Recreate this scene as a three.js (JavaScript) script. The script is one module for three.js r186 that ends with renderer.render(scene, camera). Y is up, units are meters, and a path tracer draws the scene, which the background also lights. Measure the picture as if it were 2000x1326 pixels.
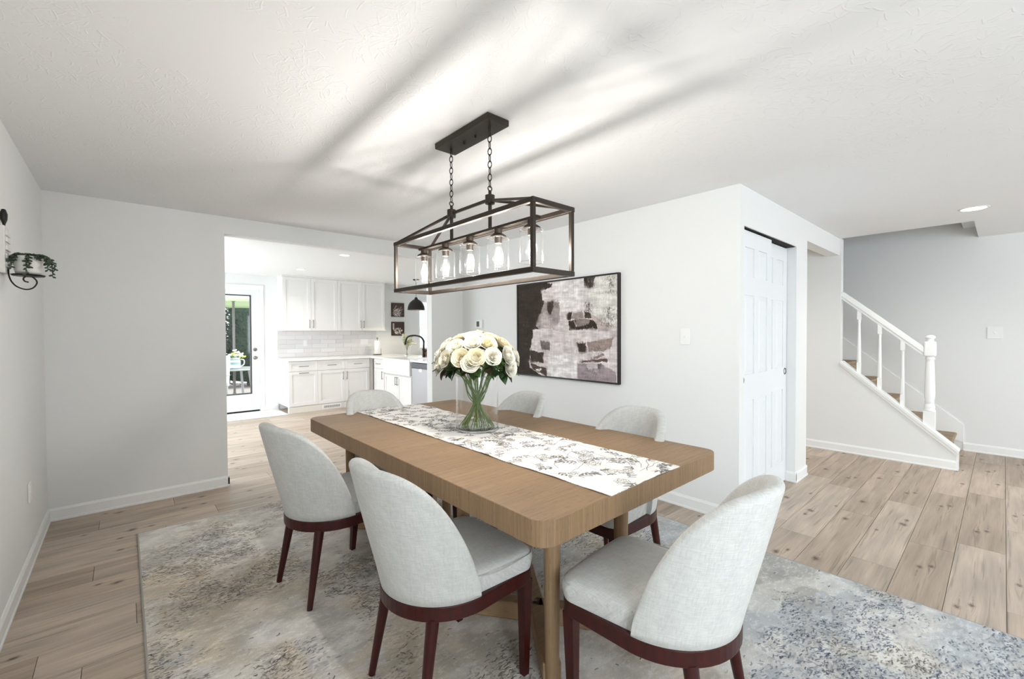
import * as THREE from 'three';
import { RoundedBoxGeometry } from 'three/addons/geometries/RoundedBoxGeometry.js';
import { mergeGeometries, mergeVertices } from 'three/addons/utils/BufferGeometryUtils.js';
import { RectAreaLightUniformsLib } from 'three/addons/lights/RectAreaLightUniformsLib.js';

// ------------------------------------------------------------------ camera, sky, window light, exposure
const scene = new THREE.Scene();
const camera = new THREE.PerspectiveCamera(2 * Math.atan(663 / 853.27) * 180 / Math.PI, 2000 / 1326, 0.05, 80);
camera.position.set(0, 1.386, 0);
{
  const yaw = 0.8444, pitch = -0.0164, roll = -0.0042;
  const fw = new THREE.Vector3(Math.cos(yaw) * Math.cos(pitch), Math.sin(pitch), -Math.sin(yaw) * Math.cos(pitch));
  const r0 = new THREE.Vector3(Math.sin(yaw), 0, Math.cos(yaw)), u0 = new THREE.Vector3().crossVectors(r0, fw);
  const rt = r0.clone().multiplyScalar(Math.cos(roll)).addScaledVector(u0, Math.sin(roll));
  const up = u0.clone().multiplyScalar(Math.cos(roll)).addScaledVector(r0, -Math.sin(roll));
  camera.quaternion.setFromRotationMatrix(new THREE.Matrix4().makeBasis(rt, up, fw.clone().negate()));
}
const renderer = new THREE.WebGLRenderer({ antialias: true });
renderer.toneMapping = THREE.LinearToneMapping;
renderer.toneMappingExposure = 2.3;
renderer.shadowMap.enabled = true;
scene.background = new THREE.Color().setRGB(0.86, 0.93, 1.0);
scene.backgroundIntensity = 2.2;
RectAreaLightUniformsLib.init();
function windowLight(x, y, z, w, h, dx, dz, color, intensity) {          // daylight entering at a window opening
  const l = new THREE.RectAreaLight(color, intensity, w, h);
  l.position.set(x, y, z); l.lookAt(x + dx, y, z + dz); scene.add(l); return l;
}
const DAY = new THREE.Color().setRGB(0.79, 0.905, 1.0);
windowLight(5.5, 1.35, 4.36, 2.9, 1.7, 0, -1, DAY, 0.8);                  // wide front window, far behind the camera
windowLight(-0.40, 1.35, 2.3, 2.0, 1.7, 1, 0, DAY, 4.4);                  // window in the left wall behind the camera
windowLight(-0.40, 1.15, -6.9, 2.6, 1.9, 1, 0, DAY, 1.0);                   // kitchen patio window, out of the frame on the left
windowLight(5.25, 1.55, -8.74, 0.55, 1.1, 0, 1, DAY, 1.2);                  // kitchen window by the sink

// ------------------------------------------------------------------ helpers
let seed = 1234567;
const rnd = () => { seed = (seed + 0x6d2b79f5) | 0; let t = Math.imul(seed ^ (seed >>> 15), 1 | seed); t = (t + Math.imul(t ^ (t >>> 7), 61 | t)) ^ t; return ((t ^ (t >>> 14)) >>> 0) / 4294967296; };
const rr = (a, b) => a + (b - a) * rnd();
const V = (x, y, z) => new THREE.Vector3(x, y, z);
const H = 2.44, ZB = -4.6765, XL = -0.4377, XP = 3.298, ZC = -1.257, XS = 6.137, XW = 7.24, ZR = 4.4, ZK = -8.8, HK = 2.42;
const used = {};
function numbered(n) { const k = used[n] = (used[n] ?? -1) + 1; return k ? n + '_' + String(k).padStart(3, '0') : n; }
function shade(o) { o.castShadow = true; o.receiveShadow = true; return o; }
function mesh(name, geo, mat, parent) { const m = shade(new THREE.Mesh(geo, mat)); m.name = name; if (parent) parent.add(m); return m; }
function thing(name, label, category, group, pos = [0, 0, 0], turn = 0) {
  const g = new THREE.Group(); g.name = numbered(name); g.position.set(...pos); g.rotation.y = turn;
  g.userData = { label, category }; if (group) g.userData.group = group; scene.add(g); return g;
}
function single(name, geo, mat, label, category, group) { const m = mesh(numbered(name), geo, mat, scene); m.userData = { label, category }; if (group) m.userData.group = group; return m; }
function struct(name, geo, mat, label, category) { const m = mesh(name, geo, mat, scene); m.userData = { kind: 'structure', label, category }; return m; }
function structG(name, label, category) { const g = new THREE.Group(); g.name = name; g.userData = { kind: 'structure', label, category }; scene.add(g); return g; }
// uv in metres from the dominant axis of the normal
function mUV(geo, sx = 1, sy = sx, swap = false) {
  const g = geo, p = g.attributes.position, n = g.attributes.normal, uv = new Float32Array(p.count * 2);
  for (let i = 0; i < p.count; i++) {
    const ax = Math.abs(n.getX(i)), ay = Math.abs(n.getY(i)), az = Math.abs(n.getZ(i));
    let u, v;
    if (ay >= ax && ay >= az) { u = p.getX(i); v = p.getZ(i); } else if (ax >= az) { u = p.getZ(i); v = p.getY(i); } else { u = p.getX(i); v = p.getY(i); }
    if (swap && !(ay >= ax && ay >= az)) [u, v] = [v, u];
    uv[2 * i] = u / sx; uv[2 * i + 1] = v / sy;
  }
  g.setAttribute('uv', new THREE.BufferAttribute(uv, 2)); return g;
}
const clean = (g) => { const q = g.index ? g.toNonIndexed() : g; for (const k of Object.keys(q.attributes)) if (!['position', 'normal', 'uv'].includes(k)) q.deleteAttribute(k); return q; };
const merge = (list) => mergeGeometries(list.map(clean));
const box = (x0, x1, y0, y1, z0, z1) => mUV(new THREE.BoxGeometry(x1 - x0, y1 - y0, z1 - z0).translate((x0 + x1) / 2, (y0 + y1) / 2, (z0 + z1) / 2));
const rbox = (x0, x1, y0, y1, z0, z1, r = 0.004) => mUV(new RoundedBoxGeometry(x1 - x0, y1 - y0, z1 - z0, 2, Math.min(r, (x1 - x0) / 2.01, (y1 - y0) / 2.01, (z1 - z0) / 2.01)).translate((x0 + x1) / 2, (y0 + y1) / 2, (z0 + z1) / 2));
function poly(pts, holes = []) { const s = new THREE.Shape(pts.map(([a, b]) => new THREE.Vector2(a, b))); for (const h of holes) s.holes.push(new THREE.Path(h.map(([a, b]) => new THREE.Vector2(a, b)))); return s; }
const rect = (a, b, c, d) => [[a, c], [b, c], [b, d], [a, d]];
function exZ(pts, z0, z1, holes) { return mUV(new THREE.ExtrudeGeometry(poly(pts, holes), { depth: z1 - z0, bevelEnabled: false }).translate(0, 0, z0)); }          // outline in x,y
function exX(pts, x0, x1, holes = []) {                                                                                                                     // outline in z,y
  const f = (l) => l.map(([z, y]) => [-z, y]);
  const g = new THREE.ExtrudeGeometry(poly(f(pts), holes.map(f)), { depth: x1 - x0, bevelEnabled: false });
  g.applyMatrix4(new THREE.Matrix4().makeBasis(V(0, 0, -1), V(0, 1, 0), V(1, 0, 0))); return mUV(g.translate(x0, 0, 0));
}
function exY(pts, y0, y1, holes = [], bevel = 0) {                                                                                                        // outline in x,z
  const f = (l) => l.map(([x, z]) => [x, -z]);
  const g = new THREE.ExtrudeGeometry(poly(f(pts), holes.map(f)), { depth: y1 - y0 - 2 * bevel, bevelEnabled: bevel > 0, bevelSize: bevel, bevelThickness: bevel, bevelOffset: -bevel, bevelSegments: 3, curveSegments: 8 });
  g.rotateX(-Math.PI / 2); return mUV(g.translate(0, y0 + bevel, 0));
}
const between = (g, a, b) => { const d = b.clone().sub(a); g.applyQuaternion(new THREE.Quaternion().setFromUnitVectors(V(0, 1, 0), d.clone().normalize())); return g.translate((a.x + b.x) / 2, (a.y + b.y) / 2, (a.z + b.z) / 2); };
const rod = (a, b, r0, r1 = r0, seg = 10) => between(new THREE.CylinderGeometry(r1, r0, a.distanceTo(b), seg), a, b);     // r0 at a, r1 at b
function bar(a, b, w, h = w) {                                                                                            // square bar, h measured upward
  const d = b.clone().sub(a), L = d.length(), z = d.clone().normalize(), ref = Math.abs(z.y) > 0.95 ? V(0, 0, 1) : V(0, 1, 0);
  const x = new THREE.Vector3().crossVectors(ref, z).normalize(), y = new THREE.Vector3().crossVectors(z, x);
  const g = new RoundedBoxGeometry(w, h, L, 1, Math.min(w, h) * 0.12);
  g.applyMatrix4(new THREE.Matrix4().makeBasis(x, y, z)); return g.translate((a.x + b.x) / 2, (a.y + b.y) / 2, (a.z + b.z) / 2);
}
const tube = (pts, r, n = 40, seg = 7) => new THREE.TubeGeometry(new THREE.CatmullRomCurve3(pts), n, r, seg, false);
const lathe = (pts, seg = 28) => new THREE.LatheGeometry(pts.map(([r, y]) => new THREE.Vector2(r, y)), seg);
const cyl = (x, y0, y1, z, r0, r1 = r0, seg = 24) => new THREE.CylinderGeometry(r1, r0, y1 - y0, seg).translate(x, (y0 + y1) / 2, z);
// value noise
const NP = new Float32Array(65536); for (let i = 0; i < 65536; i++) NP[i] = rnd();
const nz = (x, y) => { const xi = Math.floor(x), yi = Math.floor(y), fx = x - xi, fy = y - yi, sx = fx * fx * (3 - 2 * fx), sy = fy * fy * (3 - 2 * fy); const h = (a, b) => NP[((a & 255) + ((b & 255) << 8)) & 65535]; return (h(xi, yi) * (1 - sx) + h(xi + 1, yi) * sx) * (1 - sy) + (h(xi, yi + 1) * (1 - sx) + h(xi + 1, yi + 1) * sx) * sy; };
const fbm = (x, y, o = 4) => { let s = 0, a = 0.5, t = 0; for (let i = 0; i < o; i++) { s += a * nz(x, y); t += a; x = x * 2.03 + 17.3; y = y * 2.03 + 9.1; a *= 0.5; } return s / t; };
const sm = (a, b, x) => { const t = Math.min(1, Math.max(0, (x - a) / (b - a))); return t * t * (3 - 2 * t); };
const mix3 = (a, b, t) => [a[0] + (b[0] - a[0]) * t, a[1] + (b[1] - a[1]) * t, a[2] + (b[2] - a[2]) * t];
function canvas(w, h, f) { const c = document.createElement('canvas'); c.width = w; c.height = h; f(c.getContext('2d'), w, h); return c; }
function texOf(c, srgb = true, rx = 1, ry = 1) { const t = new THREE.CanvasTexture(c); if (srgb) t.colorSpace = THREE.SRGBColorSpace; t.wrapS = t.wrapT = THREE.RepeatWrapping; t.repeat.set(rx, ry); t.magFilter = THREE.LinearFilter; return t; }
function pixelTex(w, h, f, srgb = true) {                                // f(i, j) -> [r,g,b] 0..255
  const d = new Uint8Array(w * h * 4);
  for (let j = 0; j < h; j++) for (let i = 0; i < w; i++) { const c = f(i, j), o = 4 * (j * w + i); d[o] = c[0]; d[o + 1] = c[1]; d[o + 2] = c[2]; d[o + 3] = 255; }
  const t = new THREE.DataTexture(d, w, h); if (srgb) t.colorSpace = THREE.SRGBColorSpace; t.wrapS = t.wrapT = THREE.RepeatWrapping; t.magFilter = THREE.LinearFilter; t.needsUpdate = true; return t;
}
const css = (c) => new THREE.Color(c);
const std = (o) => new THREE.MeshStandardMaterial(o), phy = (o) => new THREE.MeshPhysicalMaterial(o);

// ------------------------------------------------------------------ materials
const wallBump = pixelTex(256, 256, (i, j) => { const v = 128 + 90 * (fbm(i / 5, j / 5, 3) - 0.5); return [v, v, v]; }, false);
const stompBump = texOf(canvas(1536, 1536, (g, w, h) => {                // stomp-brushed ceiling plaster, 3 m a tile
  g.fillStyle = '#606060'; g.fillRect(0, 0, w, h);
  for (let k = 0; k < 300; k++) {
    const cx = rnd() * w, cy = rnd() * h, n = 20 + rnd() * 26, ph = rnd() * 6.28;
    for (let q = 0; q < n; q++) {
      const a = ph + q / n * 6.28 + rr(-0.3, 0.3), r0 = rr(5, 58), L = rr(8, 26), bend = rr(-0.5, 0.5), v = 110 + rnd() * 140 | 0;
      g.strokeStyle = `rgba(${v},${v},${v},0.85)`; g.lineWidth = rr(0.8, 2.4);
      for (const ox of [-w, 0, w]) for (const oy of [-h, 0, h]) {
        if (cx + ox < -120 || cx + ox > w + 120 || cy + oy < -120 || cy + oy > h + 120) continue;
        g.beginPath(); g.moveTo(cx + ox + Math.cos(a) * r0, cy + oy + Math.sin(a) * r0);
        g.quadraticCurveTo(cx + ox + Math.cos(a + bend * 0.4) * (r0 + L / 2), cy + oy + Math.sin(a + bend * 0.4) * (r0 + L / 2), cx + ox + Math.cos(a + bend) * (r0 + L), cy + oy + Math.sin(a + bend) * (r0 + L)); g.stroke();
      }
    }
  }
}), false, 1 / 3, 1 / 3);
const M = {};
M.wall = std({ color: css('#ececea'), roughness: 0.85, bumpMap: wallBump, bumpScale: 0.0004 });
M.ceiling = std({ color: css('#f1f1f1'), roughness: 0.95, bumpMap: stompBump, bumpScale: 0.0026 });
M.ceilKitchen = std({ color: css('#f2f2f0'), roughness: 0.95 });
M.trim = std({ color: css('#f4f4f2'), roughness: 0.42 });
M.doorWhite = std({ color: css('#eceeef'), roughness: 0.7 });
M.cabinet = std({ color: css('#eeece9'), roughness: 0.5 });
M.counter = std({ color: css('#f6f5f2'), roughness: 0.2 });
M.bronze = std({ color: css('#3a322a'), roughness: 0.42, metalness: 0.55 });
M.black = std({ color: css('#1c1a19'), roughness: 0.45, metalness: 0.3 });
M.nickel = std({ color: css('#8d8880'), roughness: 0.32, metalness: 0.9 });
M.steel = std({ color: css('#c4c5c9'), roughness: 0.38, metalness: 0.45 });
M.darkgap = std({ color: css('#171310'), roughness: 0.9 });
M.glass = phy({ color: 0xffffff, roughness: 0.02, transmission: 1, thickness: 0, ior: 1.45 });
M.glassSolid = phy({ color: 0xffffff, roughness: 0.02, transmission: 1, thickness: 0.02, ior: 1.5 });
M.white = std({ color: css('#f2f2f0'), roughness: 0.5 });
M.porcelain = phy({ color: css('#f8f8f6'), roughness: 0.12, clearcoat: 0.6 });
M.socket = std({ color: css('#4a433a'), roughness: 0.5, metalness: 0.4 });

// floor planks: six boards of pale oak
const plankMats = [];
for (let k = 0; k < 6; k++) {
  const knots = []; const nk = [3, 2, 4, 2, 3, 3][k];
  for (let q = 0; q < nk; q++) knots.push([rr(60, 964), rr(30, 140), rr(8, 15), rr(60, 130)]);
  const base = [[186, 168, 150], [178, 160, 142], [191, 175, 158], [173, 155, 137], [188, 172, 156], [181, 165, 148]][k], o = k * 31.7;
  const t = pixelTex(1024, 170, (i, j) => {
    let warp = 0, knot = 0;
    for (const [kx, ky, kr, kl] of knots) { const dx = (i - kx) / kl, dy = (j - ky) / (kr * 2.6), d = dx * dx + dy * dy; warp += Math.exp(-d) * (j > ky ? 16 : -16); knot = Math.max(knot, 0.75 * Math.exp(-(((i - kx) / (kr * 1.7)) ** 2 + ((j - ky) / kr) ** 2) * 1.4) * (0.5 + nz(i / 6 + o, j / 3))); knot = Math.max(knot, 0.5 * Math.exp(-(((i - kx - kl * 0.5) / (kl * 0.7)) ** 2 + ((j - ky - 3) / 3) ** 2)) * nz(i / 9, o)); }
    const y = j - warp;
    const g1 = fbm(i / 260 + o, y / 11 + o, 4), g2 = nz(i / 70 + o, y / 1.6), g3 = fbm(i / 240 + o * 2, y / 40, 2);
    const s = 1 + (g1 - 0.5) * 0.15 + (g2 - 0.5) * 0.05 + (g3 - 0.5) * 0.22;
    const streak = sm(0.66, 0.8, fbm(i / 300 + o * 3, y / 9 + 3, 3)) * 0.13;
    const f = s * (1 - knot * 0.62) * (1 - streak);
    return [Math.min(255, base[0] * f), Math.min(255, base[1] * f * (1 - knot * 0.10)), Math.min(255, base[2] * f * (1 - knot * 0.16) * (1 - streak * 0.2))];
  });
  plankMats.push(std({ map: t, roughness: 0.46 }));
}
// linen
const linen = pixelTex(512, 512, (i, j) => {
  const a = nz(i / 60, j / 1.3), b = nz(i / 1.3 + 40, j / 60 + 11), m = fbm(i / 90, j / 90, 3);
  const v = 1 + (a - 0.5) * 0.12 + (b - 0.5) * 0.12 + (m - 0.5) * 0.05 + (((i >> 1) + (j >> 1)) & 1 ? 0.02 : -0.02);
  return [Math.min(255, 208 * v), Math.min(255, 208 * v), Math.min(255, 204 * v)];
}); linen.repeat.set(7, 7);
M.linen = phy({ map: linen, roughness: 0.9, bumpMap: linen, bumpScale: 0.0006, sheen: 0.3, sheenColor: css('#ffffff'), sheenRoughness: 0.6 });
const mahog = pixelTex(256, 512, (i, j) => { const v = 0.8 + 0.28 * (fbm(i / 20, j / 120, 3) - 0.5) + 0.08 * (nz(i / 2, j / 70) - 0.5); return [66 * v + 4, 13 * v + 2, 9 * v + 2]; }); mahog.repeat.set(4, 2);
M.mahogany = phy({ map: mahog, roughness: 0.38, clearcoat: 0.2, clearcoatRoughness: 0.25, specularIntensity: 0.6 });
// brushed oak veneer of the table, grain along u
const oak = pixelTex(1024, 1024, (i, j) => {
  const g = fbm(i / 260, j / 7, 4), f = nz(i / 120, j / 1.5), p = fbm(i / 300 + 7, j / 160, 3), pore = sm(0.72, 0.86, nz(i / 26 + 3, j / 1.4 + 50)) * 0.10;
  const v = (1 + (g - 0.5) * 0.16 + (f - 0.5) * 0.12 + (p - 0.5) * 0.16) * (1 - pore);
  return [Math.min(255, 150 * v), Math.min(255, 122 * v), Math.min(255, 92 * v)];
});
M.oak = phy({ map: oak, roughness: 0.5, bumpMap: oak, bumpScale: 0.0004, specularIntensity: 0.7 });

// ------------------------------------------------------------------ the shell of the place
const floor = structG('floor', 'pale oak plank floor running through the room', 'floor');
mesh('subfloor', box(XL - 0.12, XW + 0.12, -0.12, -0.0085, ZK - 0.12, ZR + 0.12), M.darkgap, floor);
{
  const W = 0.213, L = 1.33, joints = { '-20': -0.152, '-16': -0.15, '-12': -0.295, '-11': -0.149, '-19': 0.532, '-18': 0.209, '-1': 3.847, 0: 4.052, '-2': 4.659, '-3': 5.48, '-4': 3.443, 1: 3.233 };
  const shared = [];
  const plankGeo = (len, v) => {
    const g = new THREE.BoxGeometry(len - 0.0022, 0.008, W - 0.0022), p = g.attributes.position, uv = g.attributes.uv;
    for (let i = 0; i < p.count; i++) uv.setXY(i, (p.getX(i) + len / 2) / L, (p.getZ(i) + W / 2) / W);
    return g;
  };
  const rows = [];
  for (let k = -41; k <= 22; k++) {
    const z = -0.19 + (k + 0.5) * W; if (z - W / 2 > ZR || z + W / 2 < ZK) continue;
    const kitchen = z < -4.74, x0 = XL, x1 = kitchen ? 5.6 : XW, o = joints[k] ?? (((k * 0.47 + rnd() * 0.25) % 1) + 1) % 1 * L;
    let x = o - Math.ceil((o - x0) / L) * L;
    for (; x < x1 - 0.02; x += L) {
      const a = Math.max(x, x0), b = Math.min(x + L, x1); if (b - a < 0.03) continue;
      const full = b - a > L - 0.001, v = Math.floor(rnd() * 6);
      const g = full ? (shared[0] ??= plankGeo(L)) : plankGeo(b - a);
      const m = mesh('plank', g, plankMats[v], floor); m.position.set((a + b) / 2, -0.004, z); if (rnd() < 0.5) m.rotation.y = Math.PI;
    }
  }
}
struct('ceiling', merge([box(XL - 0.12, XS, H, H + 0.12, ZB - 0.12, ZR + 0.12), box(XS, XW + 0.12, H, H + 0.12, -0.2, ZR + 0.12)]), M.ceiling, 'white stomp-textured ceiling of the dining room', 'ceiling');
struct('ceiling_kitchen', box(XL - 0.12, 5.72, HK, HK + 0.14, ZK - 0.12, ZB - 0.12), M.ceilKitchen, 'flat white ceiling of the kitchen beyond the opening', 'ceiling');
struct('wall_left', exX(rect(ZK - 0.12, ZR + 0.12, 0, H), XL - 0.12, XL, [rect(-8.2, -5.6, 0.2, 2.1), rect(1.3, 3.3, 0.5, 2.2)]), M.wall, 'plain white wall on the left carrying the planter', 'wall');
const OX0 = 0.69, OX1 = 2.835, OY = 2.285, BT = 0.12;
struct('wall_back', exZ([[XL, 0], [OX0, 0], [OX0, OY], [OX1, OY], [OX1, 0], [XS, 0], [XS, H], [XL, H]], ZB - BT, ZB), M.wall, 'pale grey wall with the wide opening to the kitchen', 'wall');
struct('wall_right', exX(rect(ZB, ZC - 0.12, 0, H), XP, XP + 0.12), M.wall, 'white wall behind the abstract painting', 'wall');
const CX0 = 3.375, CX1 = 4.581, CY = 2.155, CC = 4.905;
struct('wall_closet', exZ([[XP, 0], [CX0, 0], [CX0, CY], [CX1, CY], [CX1, 0], [CC, 0], [CC, 2.25], [XS, 2.25], [XS, H], [XP, H]], ZC - 0.12, ZC), M.wall, 'white closet front with a header over the hall', 'wall');
struct('wall_hall', exX(rect(ZB, ZC - 0.12, 0, H), CC - 0.12, CC), M.wall, 'hall side of the closet block', 'wall');
struct('wall_closet_back', box(XP + 0.12, CC - 0.12, 0, H, -2.1, -2.0), M.wall, 'rear wall inside the closet', 'wall');
struct('wall_stair', merge([exX([[-0.3, 0], [-0.3, 0.18], [-1.24, 1.0], [-1.24, H], [ZB, H], [ZB, 0]], XS, XS + 0.1), exX(rect(ZB, -0.2, H + 0.12, 4.9), XS, XS + 0.1)]), M.wall, 'cream wall under and beside the stairs', 'wall');
struct('wall_far', exX(rect(ZB - 0.12, ZR + 0.12, 0, 4.9), XW, XW + 0.12), M.wall, 'grey-lit wall behind the stairs', 'wall');
struct('wall_stairwell', merge([box(XS, XW, 2.56, 4.9, -0.32, -0.2), box(XS, XW + 0.12, 4.9, 5.0, ZB - 0.12, -0.2), box(XS, XW, 0, 4.9, ZB - 0.12, ZB)]), M.wall, 'upper walls of the stairwell', 'wall');
struct('wall_rear', exZ(rect(XL, XW, 0, H), ZR, ZR + 0.12, [rect(4.05, 6.95, 0.5, 2.2)]), M.wall, 'wall with the front windows behind the viewer', 'wall');
const KD0 = 0.965, KD1 = 1.81, KDY = 2.175, KW0 = 4.976, KW1 = 5.52;
struct('wall_kitchen_back', exZ([[XL, 0], [KD0, 0], [KD0, KDY], [KD1, KDY], [KD1, 0], [5.6, 0], [5.6, HK], [XL, HK]], ZK - 0.12, ZK, [rect(KW0, KW1, 1.0, 2.13)]), M.wall, 'white rear wall of the kitchen with the patio door', 'wall');
struct('wall_kitchen_right', box(5.6, 5.72, 0, HK, ZK - 0.12, ZB - 0.12), M.wall, 'right end wall of the kitchen', 'wall');
// front windows behind the camera
function windowUnit(n, x0, x1, y0, y1, z, mull, label) {
  const g = structG('window_' + n, label, 'window'), d = 0.05;
  const e = [x0 + 0.025, ...mull, x1 - 0.025];
  mesh('window_frame', exZ(rect(x0, x1, y0, y1), z - d, z + d, e.slice(1).map((b, i) => rect(e[i] + 0.025, b - 0.025, y0 + 0.05, y1 - 0.05))), M.trim, g);
  for (let i = 0; i + 1 < e.length; i++) mesh('pane', box(e[i] + 0.015, e[i + 1] - 0.015, y0 + 0.03, y1 - 0.03, z - 0.003, z + 0.003), M.glass, g);
  return g;
}
windowUnit(1, 4.05, 6.95, 0.5, 2.2, ZR + 0.06, [5.02, 5.98], 'wide front window behind the viewer');
windowUnit(2, KW0, KW1, 1.0, 2.13, ZK - 0.06, [], 'kitchen window beside the two small pictures');
{
  const g = structG('window_4', 'side window in the left wall behind the viewer', 'window'), x = XL - 0.06;
  mesh('window_frame', exX(rect(1.3, 3.3, 0.5, 2.2), x - 0.04, x + 0.04, [rect(1.36, 2.27, 0.56, 2.14), rect(2.33, 3.24, 0.56, 2.14)]), M.trim, g);
  mesh('pane', box(x - 0.003, x + 0.003, 0.55, 2.15, 1.35, 2.28), M.glass, g); mesh('pane', box(x - 0.003, x + 0.003, 0.55, 2.15, 2.32, 3.25), M.glass, g);
}
{
  const g = structG('window_3', 'patio window on the left of the kitchen', 'window'), x = XL - 0.06;
  mesh('window_frame', merge([exX(rect(-8.2, -5.6, 0.2, 2.1), x - 0.04, x + 0.04, [rect(-8.14, -6.93, 0.26, 2.04), rect(-6.87, -5.66, 0.26, 2.04)])]), M.trim, g);
  mesh('pane', box(x - 0.003, x + 0.003, 0.25, 2.05, -8.15, -6.92), M.glass, g); mesh('pane', box(x - 0.003, x + 0.003, 0.25, 2.05, -6.88, -5.65), M.glass, g);
}
// baseboards
const BB = (pts) => pts;
const bbProf = [[0, 0], [0.016, 0], [0.016, 0.012], [0.012, 0.018], [0.012, 0.078], [0.007, 0.088], [0.005, 0.094], [0, 0.095]];
function baseX(x0, x1, z, dir) { return exX(bbProf.map(([d, y]) => [z + dir * d, y]), x0, x1); }               // runs along x
function baseZ(z0, z1, x, dir) { return exZ(bbProf.map(([d, y]) => [x + dir * d, y]), z0, z1); }               // runs along z
struct('baseboard_back', merge([baseX(XL, OX0 + 0.014, ZB, 1), baseZ(ZB - BT - 0.012, ZB + 0.012, OX0, 1), baseX(OX1 - 0.012, XP, ZB, 1), baseZ(ZB - BT, ZB + 0.012, OX1, -1)]), M.trim, 'white baseboard under the grey wall', 'baseboard');
struct('baseboard_left', baseZ(ZB, ZR, XL, 1), M.trim, 'white baseboard along the left wall', 'baseboard');
struct('baseboard_right', baseZ(ZB, ZC + 0.012, XP, -1), M.trim, 'white baseboard under the painting wall', 'baseboard');
struct('baseboard_closet', merge([baseX(XP - 0.012, CX0, ZC, 1), baseX(CX1 - 0.014, CC + 0.014, ZC, 1), baseZ(ZC - 0.09, ZC + 0.012, CX1, -1), baseZ(ZB, ZC + 0.012, CC, 1)]), M.trim, 'white baseboard around the closet pillar', 'baseboard');
struct('baseboard_stair', baseZ(ZB, -0.3, XS, -1), M.trim, 'white baseboard below the stairs', 'baseboard');
struct('baseboard_far', baseZ(-0.3, ZR, XW, -1), M.trim, 'white baseboard right of the stairs', 'baseboard');
struct('baseboard_kitchen', merge([baseX(KD1 + 0.06, 2.1, ZK, 1), baseX(XL, KD0 - 0.06, ZK, 1)]), M.trim, 'white baseboard between patio door and cabinets', 'baseboard');

// ------------------------------------------------------------------ sliding closet doors (six panel)
function closetDoor(name, x0, x1, z, px, py, label) {
  const g = structG(name, label, 'door'), y0 = 0.012, y1 = CY - 0.012, w = x1 - x0, t = 0.034;
  const cols = [[x0 + w * 0.145, x0 + w * 0.435], [x0 + w * 0.565, x0 + w * 0.855]], rowsY = [[0.2, 0.86], [1.06, 1.66], [1.8, 2.02]];
  const holes = []; for (const [a, b] of cols) for (const [c, d] of rowsY) holes.push(rect(a, b, c, d));
  mesh('door_leaf', exZ(rect(x0, x1, y0, y1), z - t, z, holes), M.doorWhite, g);
  for (const [a, b] of cols) for (const [c, d] of rowsY) {
    const s = poly(rect(a + 0.036, b - 0.036, c + 0.036, d - 0.036));
    const raised = mUV(new THREE.ExtrudeGeometry(s, { depth: 0.002, bevelEnabled: true, bevelSize: 0.028, bevelThickness: 0.007, bevelSegments: 1 }).translate(0, 0, z - 0.0095));
    mesh('panel', merge([box(a, b, c, d, z - t + 0.004, z - 0.009), raised]), M.doorWhite, g);
  }
  const p = mesh('finger_pull', lathe([[0.0, -0.004], [0.018, -0.004], [0.022, 0.0015], [0.029, 0.003], [0.031, 0.0]], 24).rotateX(Math.PI / 2).translate(px, py, z + 0.0005), std({ color: css('#3d3b38'), roughness: 0.4, metalness: 0.6 }), g);
  p.userData.label = 'round dark finger pull';
}
closetDoor('door_2', CX0 + 0.002, 4.03, ZC - 0.03, 3.43, 1.02, 'front white six-panel sliding closet door');
closetDoor('door_3', 3.93, CX1 - 0.004, ZC - 0.075, 4.53, 1.02, 'rear white six-panel sliding closet door');
struct('trim_1', box(CX0, CX1, CY - 0.004, CY + 0.002, ZC - 0.115, ZC - 0.012), M.darkgap, 'dark sliding track above the closet doors', 'track');

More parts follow.
